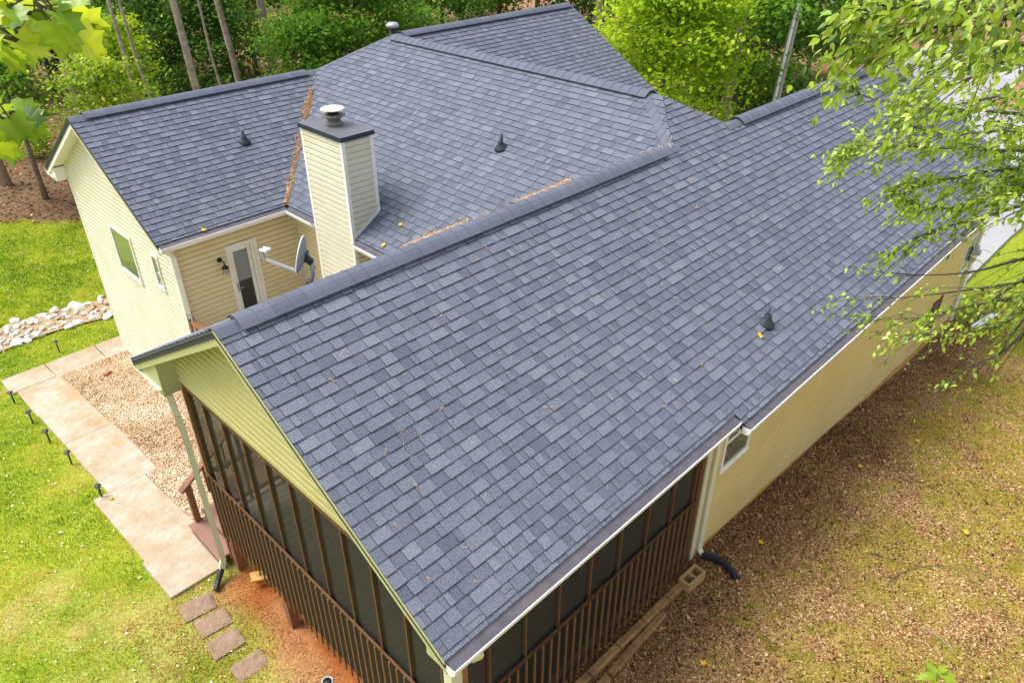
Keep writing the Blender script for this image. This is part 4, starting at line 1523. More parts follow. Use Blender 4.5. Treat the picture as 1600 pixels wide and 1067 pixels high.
def make_block():
    cx, cy, z0 = 4.72, -3.42, -5.06
    L2, W2, h = .20, .10, .19
    t = .034
    m = MB()
    def P(x, y, z):
        a = math.radians(-3)
        return (cx + math.cos(a) * x - math.sin(a) * y, cy + math.sin(a) * x + math.cos(a) * y, z0 + z)
    xs = [-L2, -L2 + t, -t / 2, t / 2, L2 - t, L2]
    ys = [-W2, -W2 + t, W2 - t, W2]
    holes = {(1, 1), (3, 1)}
    for i in range(5):
        for j in range(3):
            if (i, j) in holes:
                continue
            vs = [P(xs[i + a], ys[j + b], z) for z in (0, h) for a, b in ((0, 0), (1, 0), (1, 1), (0, 1))]
            fs = [(4, 5, 6, 7), (0, 3, 2, 1)]
            for k, (di, dj, f) in enumerate(((0, -1, (0, 1, 5, 4)), (1, 0, (1, 2, 6, 5)), (0, 1, (2, 3, 7, 6)), (-1, 0, (3, 0, 4, 7)))):
                ni, nj = i + di, j + dj
                if not (0 <= ni < 5 and 0 <= nj < 3) or (ni, nj) in holes:
                    fs.append(f)
            m.add(vs, fs)
    tag(m.build('concrete_block', M['block']), 'tan two-hole concrete block at the corner of the porch', 'concrete block')


make_block()
b = MB().bbox((-.10, -.05, 0), (.10, .05, .07), .008).build('brick', M['brick'])
b.location = (1.42, 11.35, float(surf(1.42, 11.35)) + .05); b.rotation_euler = (0, 0, .5)
tag(b, 'loose red brick lying on the tan gravel', 'brick')
dr = empty('drain_pipe', (.12, -.62, -5.5), 'round black drain opening in the red clay below the porch', 'drain')
zt = float(surf(.12, -.62)) + .01
MB().lathe([(.075, -.1), (.085, .012), (.07, .02), (.062, .012), (.06, -.06)], (.12, -.62, zt), 20).build('collar', M['greyplastic'], dr, True)
MB().lathe([(.062, -.03), (.06, .008), (.01, .009)], (.12, -.62, zt), 20).build('opening', M['black'], dr, True)
wb = MB(); wb.bar((.34, 1.92, -5.62), (.75, 1.72, -5.60), .10, .03); wb.bar((.30, 1.80, -5.58), (.62, 1.62, -5.59), .09, .03)
tag(wb.build('board_scrap', paint('raw_lumber', (.58, .34, .10), var=.2, scale=6)), 'yellow lumber offcuts under the porch corner', 'lumber')
pk = MB(); pk.bar((17.3, -3.75, -5.93), (18.5, -3.95, -5.95), .14, .05)
tag(pk.build('plank', M['dishwhite']), 'white plank on the ground past the far house corner', 'plank')
pk = MB(); pk.bar((17.4, -3.60, -5.93), (18.3, -3.72, -5.95), .10, .04)
tag(pk.build('plank', M['woodlite']), 'brown plank beside the white plank past the house corner', 'plank')
rc = MB().lathe([(.05, 0), (.055, .1), (.03, .12)], (17.0, -3.42, -5.99), 10).build('red_cup', M['redthing'])
tag(rc, 'small red cup on the bare ground by the far wall', 'cup')

# utility pole beyond the house
def make_pole():
    x, y, _ = at_ground(1207, 150, 29.0)
    z = G(x, y)
    r = empty('utility_pole', (x, y, z), 'tall grey utility pole leaning slightly beside the driveway', 'utility pole')
    lean = tuple((RT * .62)[:2])
    MB().tube([(x, y, z - .5), (x + lean[0] * .25, y + lean[1] * .25, z + 3), (x + lean[0], y + lean[1], z + 12)], [.16, .15, .11], 14).build('shaft', M['polewood'], r, True)
    MB().tube([(x - .17, y - .02, z), (x + lean[0] * .25 - .16, y + lean[1] * .25 - .02, z + 3), (x + lean[0] - .13, y + lean[1] - .02, z + 11)], .05, 10).build('conduit', M['dishwhite'], r, True)
    MB().bar((x + lean[0] - .3, y - .9, z + 11.4), (x + lean[0] - .3, y + 1.1, z + 11.4), .1, .12).build('crossarm', M['polewood'], r)



# ------------------------------------------------------------------ rocks and gravel
def rock_shapes(n, seed):
    r = np.random.default_rng(seed)
    t = (1 + 5 ** .5) / 2
    iv = np.array([(-1, t, 0), (1, t, 0), (-1, -t, 0), (1, -t, 0), (0, -1, t), (0, 1, t), (0, -1, -t), (0, 1, -t), (t, 0, -1), (t, 0, 1), (-t, 0, -1), (-t, 0, 1)]) / 1.9
    ifc = [(0, 11, 5), (0, 5, 1), (0, 1, 7), (0, 7, 10), (0, 10, 11), (1, 5, 9), (5, 11, 4), (11, 10, 2), (10, 7, 6), (7, 1, 8), (3, 9, 4), (3, 4, 2), (3, 2, 6), (3, 6, 8), (3, 8, 9), (4, 9, 5), (2, 4, 11), (6, 2, 10), (8, 6, 7), (9, 8, 1)]
    return [iv * (1 + r.uniform(-.25, .25, (12, 1))) for _ in range(n)], ifc


shapes, IFC = rock_shapes(8, 3)
bed = MB()
ex = np.linspace(-4.5, 6.5, 34)
vs = []
for x in ex:
    for y in (15.15, 15.5, 16.2, 16.6):
        vs.append((x, y + .15 * math.sin(x * 1.3) - .06 * x, G(x, y) + (.015 if y in (15.15, 16.6) else -.03) + .05))
bed.add(vs, [(i * 4 + k, i * 4 + 4 + k, i * 4 + 5 + k, i * 4 + 1 + k) for i in range(33) for k in range(3)])
bed = bed.build('dry_creek_bed', paint('creek_silt', (.34, .24, .14), rough=.95, var=.35, scale=7, bump=.6))
bed['kind'] = 'structure'
rocks = []
rr = random.Random(5)
for i in range(900):
    if len(rocks) > 250:
        break
    x = rr.uniform(-3.6, 4.6)
    edge = rr.random() < .6
    yy = (rr.choice((15.25, 16.5)) + rr.gauss(0, .1)) if edge else rr.uniform(15.3, 16.5)
    sz = rr.uniform(.11, .21) if edge else rr.uniform(.05, .13)
    y = yy + .15 * math.sin(x * 1.3) - .06 * x
    if any((x - a) ** 2 + (y - b) ** 2 < (.75 * (sz + s)) ** 2 for a, b, s in rocks):
        continue
    rocks.append((x, y, sz))
    sh = shapes[rr.randrange(8)]
    me = MB().add([tuple(p * np.array([sz, sz * .8, sz * .55])) for p in sh], IFC, rr.uniform(.35, 1) if edge else rr.uniform(0, .9))
    o = me.build('stone', M['rock'], bed)
    o.location = (x, y, G(x, y) + .06)
    o.rotation_euler = (rr.uniform(-.3, .3), rr.uniform(-.3, .3), rr.uniform(0, 6.3))


def scatter_solids(name, P, size, mat, tone, flat=.6, kind='stuff'):
    n = len(P)
    o8 = np.array([(1, 0, 0), (-1, 0, 0), (0, 1, 0), (0, -1, 0), (0, 0, 1), (0, 0, -1)], float)
    F = [(0, 2, 4), (2, 1, 4), (1, 3, 4), (3, 0, 4), (2, 0, 5), (1, 2, 5), (3, 1, 5), (0, 3, 5)]
    V = o8[None] * (1 + rng.uniform(-.3, .3, (n, 6, 1)))
    a = rng.uniform(0, 6.28, n)
    c, s = np.cos(a), np.sin(a)
    V = V * np.stack([size, size * rng.uniform(.6, 1, n), size * flat], -1)[:, None]
    X = V[..., 0] * c[:, None] - V[..., 1] * s[:, None]
    Y = V[..., 0] * s[:, None] + V[..., 1] * c[:, None]
    V = np.stack([X, Y, V[..., 2]], -1) + P[:, None]
    return fast_solid(name, V, F, mat, tone, kind=kind, smooth=True)


# tan gravel bed between path and house
gx, gy = rng.uniform(.30, 2.6, 60000), rng.uniform(3.6, 12.36, 60000)
k = (gx > np.where(gy < 6.2, .36, .62)) & ~((gx < 1.6) & (gy < 3.66))
gx, gy = gx[k], gy[k]
gs = rng.uniform(.012, .032, len(gx))
gt = np.clip(rng.normal(.55, .24, len(gx)) + (fbm(gx * 1.2, gy * 1.2, 77) - .5) * .9, 0, 1)
scatter_solids('gravel', np.stack([gx, gy, surf(gx, gy) + .035 + rng.uniform(-.005, .012, len(gx))], -1), gs, M['pebble'], gt)
gb = MB()
vs = [(x, y, float(surf(x, y)) + .03) for y in np.linspace(3.6, 12.38, 60) for x in np.linspace(.3, 2.9, 16)]
gb.add(vs, [(j * 16 + i, j * 16 + i + 1, j * 16 + 17 + i, j * 16 + 16 + i) for j in range(59) for i in range(15)])
gb = gb.build('gravel_bed', paint('gravel_fines', (.44, .30, .17), rough=.95, var=.3, scale=18, bump=.8, bscale=60))
gb['kind'] = 'structure'


# ------------------------------------------------------------------ lawn, litter
def in_view(x, y, z, pad=60):
    u, v, d = project(np.stack([x, y, z], -1))
    return (d > 0) & (u > -pad) & (u < 1600 + pad) & (v > -pad) & (v < 1067 + pad)


def solid_here(x, y):
    """under a slab, the house, the gravel or the rocks"""
    path = (y > 2.5) & (y < 13.4) & (x > np.where(y < 6.2, -.68, np.where(y > 12.3, -.52, -.41))) & (x < np.where(y < 6.2, .4, .62))
    path |= (y > 12.36) & (y < 13.34) & (x > 0) & (x < 3.3)
    bedz = (x > .3) & (y > 2.5) & (y < 12.4)
    hs = (x > .3) & (x < 17.3) & (y > -3.15) & (y < 3.2)
    hs |= (x > 2.25) & (x < 16) & (y > 2) & (y < 12.6)
    rk = np.abs(y - .15 * np.sin(x * 1.3) + .06 * x - 15.87) < .72
    rk &= (x < 5.2)
    return path | bedz | hs | rk


def blades(name, x, y, h, wid, mat, tone, kind='stuff', lean=.5):
    n = len(x)
    z = surf(x, y)
    a = rng.uniform(0, 6.283, n)
    dx, dy = np.cos(a) * wid, np.sin(a) * wid
    b = rng.uniform(0, 6.283, n)
    lx, ly = np.cos(b) * h * lean * rng.uniform(.2, 1, n), np.sin(b) * h * lean * rng.uniform(.2, 1, n)
    V = np.stack([np.stack([x - dx, y - dy, z - .01], -1), np.stack([x + dx, y + dy, z - .01], -1), np.stack([x + lx, y + ly, z + h], -1)], 1)
    return fast(name, V, 3, mat, tone, kind=kind)


def sample(n, x0, x1, y0, y1):
    x, y = rng.uniform(x0, x1, n), rng.uniform(y0, y1, n)
    lawn, clay = zones(x, y)
    k = in_view(x, y, ground(x, y)) & ~solid_here(x, y)
    return x[k], y[k], lawn[k], clay[k]


x, y, lw, cl = sample(520000, -6.5, 6, -1, 27)
d = np.hypot(x - CAM[0], y - CAM[1])
k = (rng.uniform(0, 1, len(x)) < lw * np.clip(1.1 - (d - 8) / 40, .3, 1))
x, y = x[k], y[k]
dry = fbm(x * .5, y * .5, 41)
n1 = fbm(x * 1.1, y * 1.1, 21)
tone = np.clip(rng.normal(.44, .15, len(x)) + np.where(y < 13.2, .16, -.05) + (n1 - .5) * 1.0 + np.where(y < 13, np.clip((dry - .5) * 1.8, -.25, .5) + (fbm(x * 3.1, y * 3.1, 43) - .5) * .9, 0), 0, 1)
clump = vnoise(x * 7, y * 7, 61)
tone = np.clip(tone + (clump - .5) * .35 + (vnoise(x * 16, y * 16, 62) - .5) * .35, 0, 1)
h = rng.uniform(.025, .065, len(x)) * (.45 + 1.2 * clump) * np.where(y > 16, 1.5, 1.0)
o = blades('grass', x, y, h, np.where(y > 14, .009, .0062) * rng.uniform(.7, 1.7, len(x)), M['grass'], tone)
tag(o, 'bright yellow-green mown lawn left of the house', 'grass')
x, y, lw, cl = sample(300000, 1, 40, -12, -3)
k = rng.uniform(0, 1, len(x)) < lw * np.where(x < 16.8, .16, .8)
cx_, cy_, lw2, _ = sample(5200, 1, 18, -12, -3.3)
k2 = rng.uniform(0, 1, len(cx_)) < .05 + lw2 * .95
cx_, cy_ = cx_[k2], cy_[k2]
ct = rng.integers(0, len(cx_), 52000)
rad_ = .02 + .09 * vnoise(cx_[ct] * 3, cy_[ct] * 3, 88)
x = np.concatenate([x[k], cx_[ct] + rng.normal(0, 1, len(ct)) * rad_]); y = np.concatenate([y[k], cy_[ct] + rng.normal(0, 1, len(ct)) * rad_])
k = ~solid_here(x, y)
x, y = x[k], y[k]
tone = np.clip(rng.normal(.60, .17, len(x)) + (fbm(x * 1.4, y * 1.4, 55) - .5) * .8, 0, 1)
o = blades('grass', x, y, rng.uniform(.02, .055, len(x)), .005 * rng.uniform(.8, 1.6, len(x)), M['grass'], tone)
tag(o, 'thin patchy grass on the bare yard right of the house', 'grass')


def flakes(name, x, y, size, mat, tone, zoff=.008, tilt=.5, ratio=.6):
    n = len(x)
    z = surf(x, y) + zoff
    a = rng.uniform(0, 6.283, n)
    u = np.stack([np.cos(a), np.sin(a), rng.uniform(-tilt, tilt, n)], -1) * size[:, None]
    v = np.stack([-np.sin(a), np.cos(a), rng.uniform(-tilt, tilt, n)], -1) * (size * ratio)[:, None]
    c = np.stack([x, y, z + np.abs(u[:, 2]) * .7], -1)
    V = np.stack([c - u, c - v + u * .1, c + u, c + v + u * .15], 1)
    return fast(name, V, 4, mat, tone, kind='stuff')


x, y, lw, cl = sample(420000, .0, 20, -11, -3.15)
k = rng.uniform(0, 1, len(x)) > lw * .5
x, y = x[k], y[k]
tone = np.clip(rng.normal(.45, .29, len(x)) + (fbm(x * .8, y * .8, 91) - .5) * .6 - sstep(y, -4.6, -3.2) * .15, 0, 1)  # tone lowered towards the wall, part of the painted house shade
o = flakes('leaf_litter', x, y, rng.uniform(.007, .022, len(x)) * np.where(rng.uniform(0, 1, len(x)) < .06, 1.8, 1), M['litter'], tone)
tag(o, 'dry brown leaf litter and twigs covering the yard right of the house', 'leaf litter')
x, y, lw, cl = sample(5000, -6, 5, 0, 24)
x, y = x[lw > .5], y[lw > .5]
o = flakes('lawn_flecks', x, y, rng.uniform(.008, .028, len(x)) * np.where(rng.uniform(0, 1, len(x)) < .04, 1.6, 1), toned('dry_fleck', [(0, (.30, .19, .08)), (.5, (.58, .46, .25)), (1, (.80, .76, .66))]), rng.uniform(0, 1, len(x)), zoff=.03)
tag(o, 'pale dry leaf flecks scattered over the mown lawn', 'leaf litter')
x, y, lw, cl = sample(26000, -1.5, 1.5, -3.5, 2.6)
k = rng.uniform(0, 1, len(x)) < .35 + .65 * (fbm(x * 2, y * 2, 8) > .5)
x, y = x[k], y[k]
o = flakes('soil_crumbs', x, y, rng.uniform(.004, .016, len(x)), toned('clay_crumb', [(0, (.10, .035, .015)), (.6, (.32, .11, .035)), (1, (.48, .28, .14))]), rng.uniform(0, 1, len(x)))
tag(o, 'crumbs of red clay soil and chips beneath the porch', 'soil')
k = 90000
r_ = rng.uniform(14, 75, k); a_ = rng.uniform(math.radians(8), math.radians(82), k)
x, y = CAM[0] + r_ * np.cos(a_) * 1.0, CAM[1] + r_ * np.sin(a_)
kk = ((y > WOODX(x) + .2) | ((x > 19) & (y > 10.5))) & in_view(x, y, ground(x, y))
x, y = x[kk], y[kk]
o = flakes('forest_litter', x, y, rng.uniform(.03, .09, len(x)), M['litter'], np.clip(rng.normal(.26, .2, len(x)), 0, 1), zoff=.03)
tag(o, 'brown fallen leaves on the forest floor behind the house', 'leaf litter')

# twigs on the right-hand yard
TW = [((1385, 915), (1450, 885), (1560, 905), 'long thin curved twig lying on the yard at right'), ((1440, 980), (1475, 1005), (1490, 1025), 'short pale twig in the lower right yard'), ((1360, 865), (1385, 873), (1412, 884), 'dark stick above the curved twig on the yard')]
def on_ground(u, v):
    t0, t1 = 2.0, 120.0
    d = spot(u, v, 1.0) - CAM
    for _ in range(50):
        t = (t0 + t1) / 2
        p = CAM + d * t
        if p[2] > float(surf(p[0], p[1])):
            t0 = t
        else:
            t1 = t
    return CAM + d * t0
for a, b, c, lab in TW:
    P = [on_ground(*q) + np.array([0, 0, .03]) for q in (a, b, c)]
    pts = []
    for i in range(13):
        t = i / 12
        pts.append(P[0] * (1 - t) ** 2 + (2 * P[1] - .5 * P[0] - .5 * P[2]) * 2 * t * (1 - t) + P[2] * t * t)
    tag(MB().tube(pts, [.008 - .004 * i / 12 for i in range(13)], 6).build('twig', M['polewood'] if 'pale' in lab else M['bark']), lab, 'twig')

# ------------------------------------------------------------------ pine straw and leaves lying on the roofs
def straw(name, P, nrm, ln, tone, label, cat='pine straw', mat=None, flat=.25):
    n = len(P)
    v = rng.normal(0, 1, (n, 3))
    v -= (v * nrm).sum(1, keepdims=True) * nrm * (1 - flat)
    v /= np.linalg.norm(v, axis=1, keepdims=True)
    w = np.cross(v, nrm)
    w /= np.linalg.norm(w, axis=1, keepdims=True) + 1e-9
    wd = .0034
    V = np.stack([P - v * ln[:, None] - w * wd, P - v * ln[:, None] + w * wd, P + v * ln[:, None] + w * wd, P + v * ln[:, None] - w * wd], 1)
    o = fast(name, V, 4, mat or M['straw'], tone, kind='stuff')
    tag(o, label, cat)
    return o


def valley(a, b, n, wid, hgt, name, label, dens):
    a, b = np.array(a), np.array(b)
    t = rng.uniform(0, 1, n)
    keep = rng.uniform(0, 1, n) < dens(t)
    t = t[keep]
    d = (b - a) / np.linalg.norm(b - a)
    s = np.cross(d, [0, 0, 1.]); s /= np.linalg.norm(s)
    o = np.abs(rng.normal(0, 1, len(t)))
    off = rng.normal(0, 1, len(t)) * wid * (.25 + 1.5 * vnoise(t * 14, t * 0, 4) ** 2)
    P = a + d * (t * np.linalg.norm(b - a))[:, None] + s * off[:, None]
    P[:, 2] += np.abs(off) * S * .72 + .02 + rng.uniform(0, hgt, len(t)) * np.exp(-(off / wid) ** 2)
    return straw(name, P, np.array([0, 0, 1.]), rng.uniform(.02, .075, len(t)), np.clip(rng.normal(.55, .25, len(t)), 0, 1), label, flat=.35)


vt0 = (Xm - (D - Hl) / S, yl, Hl)
vb0 = (xe, yLv, ZE)
valley(vb0, vt0, 4800, .06, .05, 'pine_straw', 'line of pine straw in the roof valley behind the chimney', lambda t: np.where(t > .82, .02, .35 + .65 * (vnoise(t * 9, t * 0, 6) > .35)))
va1, vb1 = (Xm - Y1, 0, 0), (xe, Xm - Y1 - xe, ZE)
valley(vb1, va1, 8500, .10, .08, 'pine_straw', 'heap of pine straw along the valley behind the near ridge', lambda t: np.where(t > .66, .03, .05 + .95 * sstep(vnoise(t * 9, t * 0, 3) + .5 * vnoise(t * 31, t * 0, 5), .5, .95)))
# loose needle bundles scattered over the shingles
cl = []
for i in range(120):
    x0_, y0_ = rng.uniform(.3, 15), rng.uniform(-3.3, -.3)
    c = np.array([x0_, y0_, S * y0_ + .02])
    th = rng.uniform(0, 6.28)
    for k in range(rng.integers(2, 5)):
        cl.append((c, th + rng.normal(0, .35)))
P = np.array([c for c, _ in cl]); TH = np.array([t for _, t in cl])
u = np.array([1., 0, 0]); v = np.array([0, 1, S]) / K; nn = np.array([0, -S, 1]) / K
dirs = np.cos(TH)[:, None] * u + np.sin(TH)[:, None] * v
ln = rng.uniform(.04, .10, len(P))
w = np.cross(dirs, nn)
V = np.stack([P - w * .0019, P + w * .0019, P + dirs * ln[:, None] + w * .0009 + nn * .01, P + dirs * ln[:, None] - w * .0009 + nn * .01], 1)
o = fast('pine_needles', V, 4, M['straw'], np.clip(rng.normal(.6, .25, len(P)), 0, 1), kind='stuff')
tag(o, 'loose pine needles scattered over the near grey roof slope', 'pine needles')
# a few fallen leaves, each its own
FL = [((1186, 525), 'N', 'yellow leaf on the shingles by the near vent pipe'), ((318, 360), 'L', 'tan leaf on the gutter edge of the left wing'), ((450, 297), 'L', 'small yellow leaf near the foot of the straw-filled valley'), ((466, 252), 'L', 'yellow leaf caught in the pine straw beside the chimney'), ((600, 384), 'M', 'green-yellow leaf right of the chimney by the gutter'),
      ((627, 352), 'M', 'pale leaf on the shingles right of the chimney'), ((1450, 606), 'G', 'orange leaf on the yard near the hanging twig'), ((1432, 693), 'G', 'orange leaf lying in the middle of the bare yard'), ((1343, 733), 'G', 'small tan leaf on the dark ground near the long wall'), ((1098, 1040), 'G', 'yellow leaf at the bottom of the bare yard'),
      ((1188, 852), 'G', 'yellow leaf on dark soil right of the black drain tube'), ((1508, 836), 'G', 'orange leaf at the far right of the bare yard'), ((176, 783), 'G', 'yellow leaf on the path slab edge near the last light')]
for (u_, v_), pl, lab in FL:
    d = spot(u_, v_, 1.0) - CAM
    nv, c0 = {'N': (np.array([0, -S, 1]), 0), 'L': (np.array([0, -S, 1]), Hl - S * yl), 'M': (np.array([-S, 0, 1]), D - S * Xm), 'G': (np.array([0, 0, 1.]), 0)}[pl]
    p = on_ground(u_, v_) + np.array([0, 0, .05]) if pl == 'G' else CAM + d * ((c0 - nv @ CAM) / (nv @ d))
    nv = nv / np.linalg.norm(nv)
    t1 = np.cross(nv, [.3, .8, .1]); t1 /= np.linalg.norm(t1); t2 = np.cross(nv, t1)
    m = MB()
    vs = [p + nv * .03]
    for k in range(10):
        a = 2 * math.pi * k / 10
        r = (.055 if k % 2 == 0 else .034) * random.uniform(.8, 1.1)
        vs.append(p + t1 * r * math.cos(a) + t2 * r * math.sin(a) + nv * random.uniform(.015, .045))
    lo = [q - nv * .003 for q in vs]
    fs = [(0, 1 + k, 1 + (k + 1) % 10) for k in range(10)] + [(11, 12 + (k + 1) % 10, 12 + k) for k in range(10)] + [(1 + k, 12 + k, 12 + (k + 1) % 10, 1 + (k + 1) % 10) for k in range(10)]
    tag(m.add(vs + lo, fs).build('fallen_leaf', M['yellowleaf']), lab, 'leaf', 'fallen leaves')


# ------------------------------------------------------------------ trees
def kites(C, size, up_bias, seed, droop=0.0, fold=.25):
    r = np.random.default_rng(seed)
    n = len(C)
    nrm = r.normal(0, 1, (n, 3)); nrm[:, 2] = np.abs(nrm[:, 2]) + up_bias
    nrm /= np.linalg.norm(nrm, axis=1, keepdims=True)
    t = r.normal(0, 1, (n, 3)); t[:, 2] -= droop
    t -= (t * nrm).sum(1, keepdims=True) * nrm
    t /= np.linalg.norm(t, axis=1, keepdims=True)
    s = np.cross(nrm, t)
    z = size[:, None]
    w = .36
    return np.stack([C - t * z * .5, C + s * z * w * .9 + nrm * z * fold * .4 - t * z * .05, C + t * z * .5, C - s * z * w * .9 + nrm * z * fold * .4 - t * z * .05], 1)


def skeleton(base, h, cr, crown0, tr, seed, nb=14, lean=(0, 0)):
    """trunk and limbs; returns mesh builder and foliage clump centres"""
    r = random.Random(seed)
    m = MB()
    B = Vector(base)
    tp = []
    for i in range(9):
        t = i / 8
        tp.append(B + Vector((lean[0] * t * h + r.gauss(0, .02) * h * t * .4, lean[1] * t * h + r.gauss(0, .02) * h * t * .4, h * t * .94 - (.25 if i == 0 else 0))))
    m.tube(tp, [tr * (1.25 if i == 0 else 1) * (1 - .85 * i / 8) + .008 for i in range(9)], 10)
    clumps = []
    for k in range(nb):
        f = crown0 + (1 - crown0) * (k + r.random()) / nb
        i = min(7, int(f * 8))
        st = tp[i].lerp(tp[i + 1], f * 8 - i)
        az = k * 2.4 + r.uniform(-.5, .5)
        env = math.sin(math.pi * min(1, .12 + .88 * (f - crown0) / (1 - crown0)) ** .8) ** .7
        ln = cr * (.35 + .65 * env) * r.uniform(.7, 1.12)
        el = r.uniform(.0, .5) + .5 * (f - crown0)
        dv = Vector((math.cos(az), math.sin(az), el)).normalized()
        pts = [st]
        for j in range(1, 6):
            t = j / 5
            pts.append(st + dv * ln * t + Vector((r.gauss(0, .05), r.gauss(0, .05), r.gauss(0, .04) - .10 * t * t)) * ln)
        r0 = max(.012, tr * .38 * (1 - .6 * f))
        m.tube(pts, [r0 * (1 - .8 * j / 5) + .004 for j in range(6)], 6)
        for j in range(2, 6):
            clumps.append((pts[j], .5 + .5 * r.random()))
            for q in range(2):
                e = pts[j] + Vector((r.gauss(0, 1), r.gauss(0, 1), r.gauss(.1, .5))) * ln * .22
                m.tube([pts[j], e], [.010, .004], 4, caps=False)
                clumps.append((e, .4 + .6 * r.random()))
    clumps.append((tp[-1], .8))
    return m, clumps


def tree(name, label, cat, base, h, cr, leafmat, nleaf, lsize, seed, crown0=.3, tr=.12, bark='bark', spread=.4, nb=14, lean=(0, 0), group=None, up=.5):
    root = empty(name, base, label, cat, group)
    m, cl = skeleton(base, h, cr, crown0, tr, seed, nb, lean)
    m.build('trunk', M[bark], root, True)
    r = np.random.default_rng(seed + 1000)
    c = np.array([tuple(p) for p, _ in cl]); w = np.array([q for _, q in cl])
    ct = r.normal(0, .17, len(c))
    idx = r.choice(len(c), nleaf, p=w / w.sum())
    P = c[idx] + r.normal(0, 1, (nleaf, 3)) * np.array([spread, spread, spread * .55])
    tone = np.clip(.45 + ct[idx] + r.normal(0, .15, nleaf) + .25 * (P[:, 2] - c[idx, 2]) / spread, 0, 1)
    sz = lsize * r.uniform(.6, 1.35, nleaf)
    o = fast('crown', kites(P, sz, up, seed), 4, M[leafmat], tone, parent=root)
    return root


def at_ground(u, v, dist):
    """ground point below the direction (u, v) at a horizontal distance"""
    d = spot(u, v, 1.0) - CAM
    k = dist / math.hypot(d[0], d[1])
    x, y = CAM[0] + d[0] * k, CAM[1] + d[1] * k
    return (x, y, G(x, y))


# understorey and edge trees behind the house: (direction px, distance, height, crown radius, material, leaves, leaf size, seed, label)
TR = [
    (1045, 40, 26.5, 7.8, 3.1, 'leaf_lime', 12000, .15, 11, 'broad bright lime-green maple right behind the roof', .22, .5),
    (1165, 40, 31, 9.5, 3.0, 'leaf_mid', 9000, .17, 12, 'full mid-green tree behind the lime-green maple', .2, .5),
    (1235, 60, 33, 8.5, 2.5, 'leaf_dark', 8000, .16, 13, 'dense dark green tree next to the utility pole', .12, .5),
    (560, 60, 33, 8.5, 3.0, 'leaf_mid', 9000, .17, 14, 'leafy green tree left of the roof peak with pale twigs', .15, .5),
    (480, 80, 31, 6.3, 2.3, 'leaf_mid', 7000, .16, 15, 'rounded green tree rising behind the left wing ridge', .12, .5),
    (690, 30, 38, 9.0, 2.8, 'leaf_dark', 7000, .18, 16, 'dark green tree behind the round roof vent', .15, .5),
    (780, 20, 44, 9.5, 3.0, 'leaf_mid', 7000, .19, 17, 'green tree above the middle roof ridge', .15, .5),
    (880, 10, 42, 9.0, 2.8, 'leaf_dark', 7000, .18, 18, 'dark tree behind the far gable peak', .15, .5),
    (150, 125, 28.5, 6.2, 1.4, 'leaf_yellow', 1900, .15, 19, 'pale yellow-green sapling just beyond the left gable peak', .5, .32),
    (188, 115, 33.5, 7.0, 1.3, 'leaf_lime', 1700, .15, 20, 'lime-green sapling right of the pale sapling', .55, .32),
    (265, 130, 34, 1.9, .9, 'leaf_lime', 1400, .16, 22, 'low lime shrub between the slim trunks', .1, .3),
    (70, 228, 30, 1.2, .6, 'leaf_yellow', 500, .13, 23, 'low yellow-green shrub at the wood edge by the left eave', .1, .28),
    (15, 150, 34, 6.2, 1.5, 'leaf_mid', 2200, .16, 24, 'thin green sapling at the left edge of the wood', .5, .35),
    (250, 60, 42, 7.5, 2.6, 'leaf_dark', 6000, .19, 25, 'dark understorey tree among the pine trunks', .12, .5),
    (330, 70, 40, 6.8, 2.2, 'leaf_dark', 5000, .18, 26, 'dark understorey tree right of the thick pine', .12, .5),
    (390, 50, 46, 8.2, 2.6, 'leaf_mid', 5500, .2, 27, 'mid-green understorey tree deep in the wood', .15, .5),
    (180, 40, 48, 7.8, 2.6, 'leaf_mid', 5500, .2, 28, 'mid-green tree behind the slim trunks at left', .12, .5),
    (620, 10, 52, 11, 3.4, 'leaf_dark', 6500, .22, 29, 'tall dark tree deep behind the chimney side', .15, .6),
    (500, 20, 55, 11, 3.4, 'leaf_mid', 6500, .22, 30, 'tall mid-green tree deep in the wood centre', .15, .6),
    (1110, 10, 45, 11, 3.4, 'leaf_dark', 7000, .2, 31, 'tall dark green tree far behind the maple', .15, .6),
    (980, 10, 48, 11, 3.4, 'leaf_mid', 6500, .21, 32, 'tall green tree behind the maple, left side', .15, .6),
    (1280, 20, 46, 8.0, 2.6, 'leaf_mid', 6000, .19, 33, 'green tree right of the utility pole', .1, .5),
    (1360, 15, 62, 9.0, 3.2, 'leaf_dark', 5500, .22, 34, 'dark tree beyond the driveway end', .1, .6),
    (1480, 10, 72, 9.5, 3.6, 'leaf_mid', 5500, .24, 35, 'green tree beyond the far driveway edge', .1, .6),
    (1580, 10, 76, 9.5, 3.6, 'leaf_dark', 5500, .24, 36, 'dark tree at the far right beyond the driveway', .1, .6),
    (60, 60, 52, 8.0, 2.8, 'leaf_dark', 5500, .21, 37, 'dark tree in the far upper left wood', .12, .55),
    (110, 20, 62, 10, 3.2, 'leaf_mid', 5500, .24, 38, 'tall green tree in the far upper left wood', .12, .6),
    (300, 10, 66, 10, 3.4, 'leaf_mid', 5500, .25, 39, 'tall green tree far behind the thick pine', .12, .6),
    (440, 10, 70, 11, 3.6, 'leaf_dark', 5500, .26, 40, 'tall dark tree far behind the left wing ridge', .12, .6),
    (720, 5, 62, 12, 3.8, 'leaf_mid', 6000, .26, 41, 'tall green tree far behind the roof vent', .12, .6),
    (840, 5, 60, 12, 3.6, 'leaf_dark', 6000, .25, 42, 'tall dark tree far behind the middle ridge', .12, .6),
    (1200, 10, 58, 12, 3.6, 'leaf_mid', 6000, .24, 43, 'tall green tree far behind the dark edge tree', .12, .6),
]
